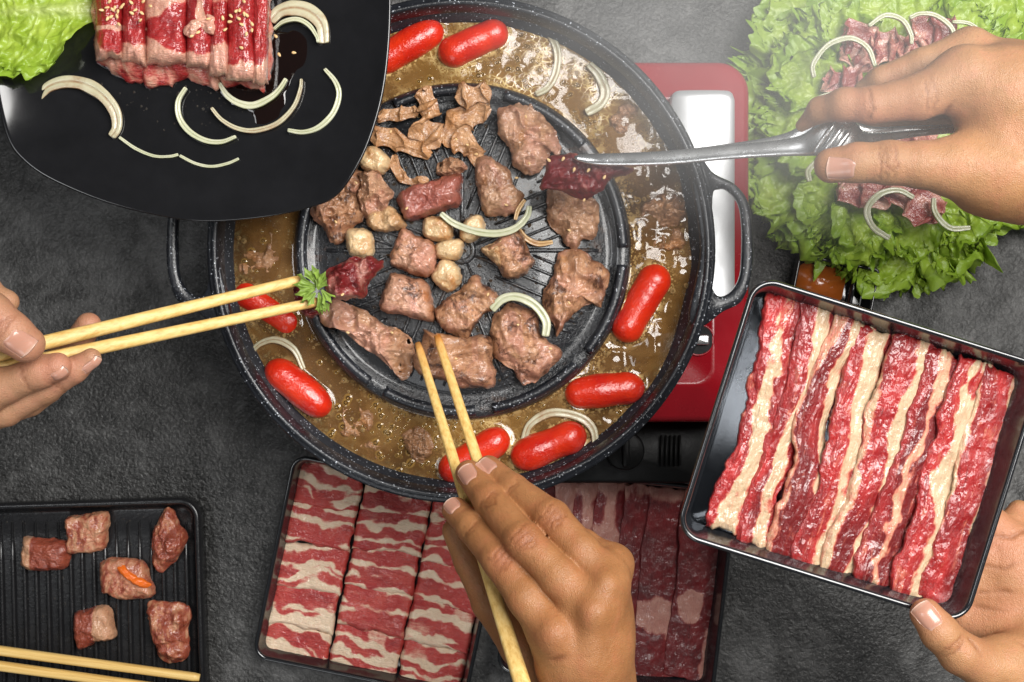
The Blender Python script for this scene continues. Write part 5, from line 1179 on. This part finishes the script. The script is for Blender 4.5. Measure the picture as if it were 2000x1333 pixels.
# --- warm hand squeezing the tongs
h3 = Hand(
    palm=[[(1880, 152, .300, 16), (1960, 190, .298, 26), (2120, 260, .295, 32), (2260, 300, .29, 33), (2700, 380, .275, 36)],
          [(1870, 326, .302, 15), (1950, 336, .298, 22), (2080, 320, .292, 30), (2240, 310, .29, 33)],
          [(1895, 100, .272, 12), (1990, 170, .28, 22), (2100, 230, .285, 28)],
          [(1935, 250, .288, 12), (2010, 260, .290, 26), (2120, 280, .29, 32)],
          [(1905, 375, .288, 8), (1990, 372, .285, 14), (2120, 350, .285, 22)]],
    fingers=[[(1624, 324, .297, 9.8), (1672, 318, .301, 10.5), (1736, 318, .303, 11.6), (1800, 322, .304, 12.6), (1880, 328, .302, 16)],
             [(1566, 246, .270, 3.4), (1602, 216, .282, 7.2), (1650, 205, .292, 9.2), (1702, 206, .297, 10), (1796, 190, .301, 12.4), (1880, 154, .302, 16)],
             [(1686, 175, .262, 5.6), (1720, 158, .268, 8.0), (1800, 128, .274, 9.4), (1892, 100, .276, 12)],
             [(1690, 250, .225, 5.0), (1730, 240, .225, 7), (1800, 232, .230, 7.5), (1900, 205, .245, 10)]], kp=.014, kj=.009, dz=-.026)
make_hand('hand', h3, MT['skin_c'], 'warm toned hand squeezing steel tongs above the lettuce',
    creases=[(1734, 314, .315, -60, 2, [-4.5, -2.6, -.6, 1.4, 3.6], 10, .6, .8, (0, -.1, 1)), (1700, 206, .307, -60, 0, [-.8, .8], 10, .5, 1, (0, .3, 1)), (1816, 190, .310, -60, 14, [-2.5, 0, 2.8], 10, .45, 1, (0, .4, .9))],
    reds=[(1630, 320, .3, 12, .5), (1680, 220, .295, 18, .85), (1760, 220, .295, 20, .75), (1830, 210, .3, 14, .5), (1895, 245, .29, 12, .6)],
    folds=[([(1862, 190, .312), (1852, 215, .308), (1842, 232, .30)], 1.3, .9), ([(1700, 180, .30), (1712, 168, .295)], 1.0, .5)],
    nails=[(1636, 326, .302, -1, .02, .0, .0, .38, 1, 14.5, 12.5, 10)], seed=3)

# --- open palm carrying the tray from below
h4 = Hand(
    palm=[[(1900, 1060, .238, 11), (1985, 1110, .240, 17), (2110, 1190, .245, 24), (2250, 1260, .25, 28), (2660, 1420, .24, 34)],
          [(1900, 1130, .236, 13), (1990, 1170, .236, 20), (2120, 1230, .245, 26)],
          [(1880, 1200, .238, 11), (1960, 1230, .238, 17), (2080, 1270, .246, 25)],
          [(1965, 1296, .274, 15), (2050, 1300, .264, 21), (2180, 1300, .255, 28)]],
    fingers=[[(1808, 1200, .290, 8.6), (1836, 1236, .291, 9.8), (1875, 1276, .288, 11.2), (1925, 1300, .281, 13.4), (1985, 1312, .272, 17)],
             [(1780, 900, .240, 8), (1860, 960, .238, 9), (1938, 1026, .240, 10), (2000, 1075, .242, 13)],
             [(1740, 960, .237, 8), (1830, 1020, .236, 9), (1910, 1080, .237, 11)],
             [(1720, 1040, .237, 8), (1810, 1090, .236, 9), (1900, 1140, .236, 12)],
             [(1990, 1000, .232, 7), (1975, 1030, .236, 9), (2030, 1100, .242, 13)]], kp=.014, kj=.010)
make_hand('hand', h4, MT['skin_c'], 'open palm and thumb carrying the tray of striped beef',
    creases=[(1862, 1262, .298, 45, 48, [-2, .2, 2], 8, .3, 2, (0, 0, 1))],
    reds=[(1812, 1200, .296, 12, .7), (1960, 1060, .25, 22, .9), (1950, 1180, .245, 25, .7), (1985, 1240, .25, 20, .8), (1900, 1270, .29, 12, .4)],
    folds=[([(1938, 1048, .25), (1975, 1050, .254), (2010, 1030, .25)], 1.2, 1.0), ([(1890, 1100, .25), (1960, 1112, .257), (2030, 1080, .258)], 1.1, .8), ([(1890, 1160, .25), (1960, 1155, .257), (2040, 1165, .262)], 1.0, .6), ([(1905, 1185, .25), (1960, 1195, .256), (2040, 1190, .262)], 1.3, .8), ([(1893, 1248, .296), (1905, 1262, .297), (1912, 1280, .296)], 1.2, .9), ([(1940, 1245, .26), (1975, 1262, .28), (2020, 1262, .285)], 2.0, 1.2)],
    nails=[(1808, 1200, .294, -30, -38, -.0, -.02, .0, 1, 14, 11.5, 9)], seed=4)
# ---------------------------------------------------------------- chopsticks
def chopstick(tip, end, r0, r1, label, group, stain=0., bow=0.):
    a, b = P(*tip), P(*end); n = 40; t_ = np.linspace(0, 1, n)
    path = a[None] * (1 - t_[:, None]) + b[None] * t_[:, None]
    path[:, 2] += bow * np.sin(t_ * math.pi)
    L = np.linalg.norm(b - a); e = np.minimum(1, np.minimum(t_, 1 - t_) * L / .0016); rad = (r0 + (r1 - r0) * t_) * .001 * np.sqrt(np.clip(1 - (1 - e) ** 2 * .35, 0, 1))
    rot = math.atan2(b[1] - a[1], b[0] - a[0])
    o = tube('chopstick', path, rad, MT['bamboo'], ns=20, square=.28, attrs=dict(stain=stain * np.exp(-t_ * L / .012)), rot=rot)
    return tag(o, label, 'chopstick', group)
chopstick((816, 672, .154), (1046, 1420, .302), 2.5, 5.0, 'upright chopstick running under the index finger with an orange stained tip', None, .9)
chopstick((854, 657, .156), (1075, 1340, .268), 2.7, 4.6, 'upright chopstick ending under the middle fingertip, browner at its tip', None, 1.)
chopstick((592, 546, .196), (-160, 730, .282), 3.2, 4.6, 'level chopstick behind the parsley, with the raw red slice on its tip', None, .25)
chopstick((628, 588, .196), (-150, 752, .270), 3.0, 4.6, 'level chopstick in front of the parsley, nearer the sunken sausage', None, .5)
chopstick((390, 1324, .0285), (-60, 1263, .0285), 3.1, 3.6, 'resting chopstick on the griddle, nearer the meat cubes', None)
chopstick((350, 1349, .0285), (-60, 1293, .0285), 3.1, 3.7, 'resting chopstick on the griddle, farther from the meat cubes', None)

# raw slice and parsley held by the level chopsticks
HZ = .190
tag(blob('raw_beef_slice', zz(3, [(150, 250), (165, 190), (230, 140), (330, 100), (420, 90), (470, 110), (515, 130), (470, 190), (412, 260), (395, 330), (285, 352), (205, 335)]), HZ - .004, .016, MT['dark'], seed=1500, top=3.5, fold=.25, fine=.08, fat=lambda V, c, s: np.clip(.30 + .35 * fbm(V, 110, 7, 3) + .5 * sstep(.2, -.9, (V[:, 1] - c[1]) / s) * sstep(.1, .9, -(V[:, 0] - c[0]) / s), 0, 1), rot=.5), 'dark red raw beef slice held by the level chopsticks', 'meat')
tag(blob('raw_beef_end', zz(3, [(0, 385), (60, 365), (118, 375), (135, 425), (75, 460), (20, 425)]), HZ - .012, .014, MT['dark'], seed=1504, fat=.2, n=60, rings=14), 'small red end of the held raw slice below the chopsticks', 'meat')
tag(blob('raw_beef_end', [(572, 560), (588, 556), (600, 570), (598, 596), (580, 598)], HZ - .012, .010, MT['dark'], seed=1507, fat=.2, n=60, rings=12), 'sliver of raw beef showing behind the parsley', 'meat')
pz = .203
pars = empty('parsley_sprig', tuple(P(612, 570, pz)), 'curly green parsley sprig caught between the level chopsticks', 'parsley')
def leaflet(c, d, L, wd, z, seed, tilt):
    nu, nv = 26, 24; u = np.linspace(0, 1, nu)[:, None] * np.ones(nv); v = np.ones(nu)[:, None] * np.linspace(-1, 1, nv)
    a = vec((d[0], d[1])); b = np.array([-a[1], a[0]])
    fan = wd * (.14 + .86 * u ** 1.3); lob = 1 - .34 * u ** 2 * np.abs(np.sin(v * 3.6 + seed)) ** .7
    x = L * u * lob * (1 - .18 * v ** 2); y = fan * v
    z_ = z + tilt * u * L + .0012 * np.sin(v * 7 + seed) * u + .0006 * fbm(np.stack([x, y, 0 * x], -1), 300, seed, 2)
    V = np.stack([c[0] + a[0] * x + b[0] * y, c[1] + a[1] * x + b[1] * y, z_], -1)
    slab('leaf', V, .0005, MT['parsley'], pars)
pc = P(612, 570, pz)[:2]
for i, (cx, cy, ax, ay, L, wd, dz, ti) in enumerate([(618, 560, -.9, .10, .0150, .0068, .0, .1), (618, 556, -.35, .75, .0130, .0055, .002, .25), (620, 560, .35, .8, .0115, .005, .0025, .3), (616, 565, -.85, -.25, .0135, .006, .001, .05),
        (616, 572, -.5, -.6, .0100, .005, .003, .1), (622, 572, .25, -1., .0150, .0050, .001, -.15), (628, 566, .55, -.75, .0110, .0045, .0025, .1), (620, 566, .2, .4, .0085, .005, .0045, .25), (624, 588, .1, -1., .0085, .0042, .0, -.1)]):
    c = P(cx, cy, pz + dz); leaflet(c[:2], (ax, ay), L, wd, pz + dz, 3 + i * 2.1, ti)

# ---------------------------------------------------------------- tongs and the slice they hold
tongs = empty('serving_tongs', tuple(P(1640, 270, .285)), 'steel tongs with ribbed grip holding a beef slice over the pan', 'tongs')
def arm(name, pts, mat):
    """a pressed steel arm: pts are (x, y, z, width px, flatness)"""
    c = open_curve([p for p in pts], 110)
    path = np.stack([P(q[0], q[1], q[2]) for q in c]); rad = np.array([q[3] * S(q[2]) / 2 for q in c]); fl = np.array([q[4] for q in c])
    e = np.minimum(1, np.arange(110) / 7); rad = rad * np.sqrt(1 - (1 - e) ** 2 * .85)
    rot = math.atan2(path[60, 1] - path[0, 1], path[60, 0] - path[0, 0])
    return tube(name, path, rad, mat, tongs, ns=28, flat=fl, rot=rot)
arm('upper_arm', [(1122, 308, .196, 18, .5), (1180, 312, .200, 24, .5), (1300, 309, .208, 28, .52), (1420, 298, .218, 28, .52), (1520, 290, .227, 32, .5), (1570, 284, .233, 42, .42), (1604, 274, .240, 64, .30), (1636, 264, .244, 80, .24), (1664, 266, .243, 62, .26), (1694, 272, .236, 26, .4), (1780, 262, .226, 14, .5), (1880, 252, .228, 14, .5)], MT['steel'])
arm('lower_arm', [(1150, 309, .180, 14, .5), (1300, 304, .186, 18, .5), (1430, 290, .193, 20, .5), (1530, 275, .200, 26, .45), (1580, 258, .206, 40, .35), (1616, 242, .210, 54, .28), (1650, 246, .212, 42, .3), (1700, 258, .214, 22, .4), (1800, 252, .220, 14, .5), (1880, 250, .224, 14, .5)], MT['steel'])
for k in range(3):
    a = P(1588 + k * 21, 302 - k * 3, .2425 + k * .0025); b = P(1632 + k * 15, 238 + k * 7, .2485)
    tube('grip_ridge', np.linspace(a, b, 10), [.0004, .0013, .0017, .0018, .0018, .0018, .0018, .0017, .0013, .0004], MT['steel'], tongs, ns=12, flat=.9)
tag(blob('raw_beef_slice', zz(2, [(1440, 700), (1470, 610), (1490, 535), (1640, 515), (1800, 560), (1990, 600), (1960, 640), (1860, 662), (1810, 740), (1700, 778), (1600, 750), (1500, 725)]), .180, .009, MT['dark'], seed=1600, fold=.5, fine=.1, top=5, tilt=(.08, .12), rot=.2,
         fat=lambda V, c, s: np.clip(.22 + .3 * fbm(V, 130, 17, 3) + .35 * sstep(.5, .9, (V[:, 1] - c[1]) / s), 0, 1)), 'dark red raw beef slice hanging from the tong tip', 'meat')
rs = random.Random(12)
seeds(zz(2, [(1575, 548), (1490, 555), (1640, 612), (1725, 615), (1820, 655)]), 0.1925, 'sesame seed on the beef slice held in the tongs', 'sesame seeds on the slice in the tongs', rs, .3)
bpy.context.view_layer.update()
for k, (zk, pts) in enumerate([(2, [(1355, 298), (1375, 575), (1300, 660), (720, 300), (1010, 465), (650, 840), (555, 385), (1700, 790), (1610, 970), (940, 430), (1240, 820), (230, 920), (460, 880), (350, 690), (1060, 520)]), (3, [(560, 545), (300, 545), (270, 320), (1130, 320), (1610, 370), (1310, 500), (1500, 640), (940, 700)])]):
    for x, y in zz(zk, pts):
        seeds([(x, y)], drop_z(x, y, None, GZ + .009) + .0002, 'toasted orange sesame seed stuck to meat on the grill plate', 'sesame seeds on the grilled meat', rs, .4, .85)

# ---------------------------------------------------------------- droplets and steam
def droplets(name, n, place, smin_, smax_, mat, parent, seed):
    rg = random.Random(seed); VV = []; FF = []; off = 0
    for _ in range(n):
        c = place(rg)
        if c is None: continue
        r_ = smin_ + (smax_ - smin_) * rg.random() ** 3; n1 = 8
        v = dome(c, r_, n1, 3); v[:, 2] = c[2] + (v[:, 2] - c[2]) * (.7 if name != 'oil_beads' else .22)
        VV.append(v); FF.append(gridf(3, n1, cv=True) + off); FF.append(np.array([(off + 16 + k, off + 16 + (k + 1) % 8, off + 24) for k in range(8)])); off += len(v)
    o = raw_obj(name, np.concatenate(VV), FF, mat, parent, open_=True); o['kind'] = 'stuff'; return o
md = Mat('clear_droplet'); md.p(col=(.10, .09, .08), rough=.03, alpha=.5, spec=.9, coat=1., coatr=.02)
mo = Mat('oil_droplet'); mo.p(col=(.12, .07, .03), rough=.04, alpha=.55, spec=.9, coat=1., coatr=.03)
plate_o = [o for o in COL.objects if o.name.startswith('black_plate')][0]
def on_plate(rg):
    x, y = rg.uniform(60, 720), rg.uniform(100, 400)
    if x > 600 and y > 320 or x < 150 and y > 330: return None
    if rg.random() < .5: x, y = rg.gauss(430, 110), rg.gauss(190, 50)
    if x > 690 or x < 60 or y > 400: return None
    return P(x, y, PF + .0003)
droplets('droplets', 240, on_plate, .0003, .0011, md.m, plate_o, 5)
def on_grill(rg):
    a = rg.uniform(0, 6.283); r_ = .09 * math.sqrt(rg.random()); return (PC[0] + r_ * math.cos(a), PC[1] + r_ * math.sin(a), float(gz(r_)) - .0001)
droplets('oil_droplets', 700, on_grill, .0004, .0016, mo.m, gplate, 6)
def on_broth(rg):
    a = math.radians(rg.choice([rg.gauss(62, 24), rg.uniform(-180, 180), rg.gauss(-95, 18)])); r_ = rg.uniform(.1145, .1535)
    p_ = np.array((PC[0] + r_ * math.cos(a), PC[1] + r_ * math.sin(a)))
    if any(segdist(p_[None], a_, b_)[0] < q_ + .001 for a_, b_, q_ in sa): return None
    return (p_[0], p_[1], BZ - .00005)
mg = Mat('golden_oil'); mg.p(col=(.42, .24, .06), rough=.03, alpha=.42, spec=.8, coat=1., coatr=.02)
ob = droplets('oil_beads', 900, on_broth, .0005, .0034, mg.m, broth, 8)
def on_griddle(rg): return P(rg.uniform(0, 375), rg.uniform(1000, 1325), .0075)
droplets('droplets', 320, on_griddle, .0003, .0010, md.m, gt, 7)

ms = bpy.data.materials.new('steam'); ms.use_nodes = True; nt = ms.node_tree
for nd in list(nt.nodes):
    if nd.type != 'OUTPUT_MATERIAL': nt.nodes.remove(nd)
outn = [nd for nd in nt.nodes if nd.type == 'OUTPUT_MATERIAL'][0]
tc = nt.nodes.new('ShaderNodeTexCoord'); ln = nt.nodes.new('ShaderNodeVectorMath'); ln.operation = 'LENGTH'; nt.links.new(tc.outputs['Object'], ln.inputs[0])
mp = nt.nodes.new('ShaderNodeMapRange'); mp.interpolation_type = 'SMOOTHSTEP'; nt.links.new(ln.outputs['Value'], mp.inputs[0])
for k, v in ((1, .15), (2, .97), (3, 1.), (4, 0.)): mp.inputs[k].default_value = v
nz = nt.nodes.new('ShaderNodeTexNoise'); nz.inputs['Scale'].default_value = 1.7; nz.inputs['Detail'].default_value = 3; nz.inputs['Distortion'].default_value = .7; nt.links.new(tc.outputs['Object'], nz.inputs['Vector'])
m2 = nt.nodes.new('ShaderNodeMapRange'); nt.links.new(nz.outputs[0], m2.inputs[0])
for k, v in ((1, .35), (2, .68), (3, .25), (4, 1.)): m2.inputs[k].default_value = v
mu = nt.nodes.new('ShaderNodeMath'); mu.operation = 'MULTIPLY'; nt.links.new(mp.outputs[0], mu.inputs[0]); nt.links.new(m2.outputs[0], mu.inputs[1])
m3 = nt.nodes.new('ShaderNodeMath'); m3.operation = 'MULTIPLY'; nt.links.new(mu.outputs[0], m3.inputs[0]); m3.inputs[1].default_value = STEAM = 4.2
pv = nt.nodes.new('ShaderNodeVolumePrincipled'); pv.inputs['Color'].default_value = (.97, .97, .97, 1); pv.inputs['Anisotropy'].default_value = .0
nt.links.new(m3.outputs[0], pv.inputs['Density']); nt.links.new(pv.outputs[0], outn.inputs['Volume'])
sc_c = P(1470, 90, .33); RX, RY, RZ = .185, .13, .16
u_ = np.linspace(0, 2 * math.pi, 32, endpoint=False); v_ = np.linspace(.02, math.pi - .02, 18)
Vs = np.stack([np.sin(v_)[:, None] * np.cos(u_)[None], np.sin(v_)[:, None] * np.sin(u_)[None], np.cos(v_)[:, None] * np.ones(32)], -1).reshape(-1, 3)
st = raw_obj('steam', Vs, [gridf(18, 32, cv=True), [tuple(range(32)), tuple(range(17 * 32, 18 * 32))[::-1]]], ms, loc=(0, 0, 0))
st.location = sc_c; st.scale = (RX, RY, RZ); st['kind'] = 'stuff'; st['label'] = 'pale steam drifting from the pan over the stove and lettuce'
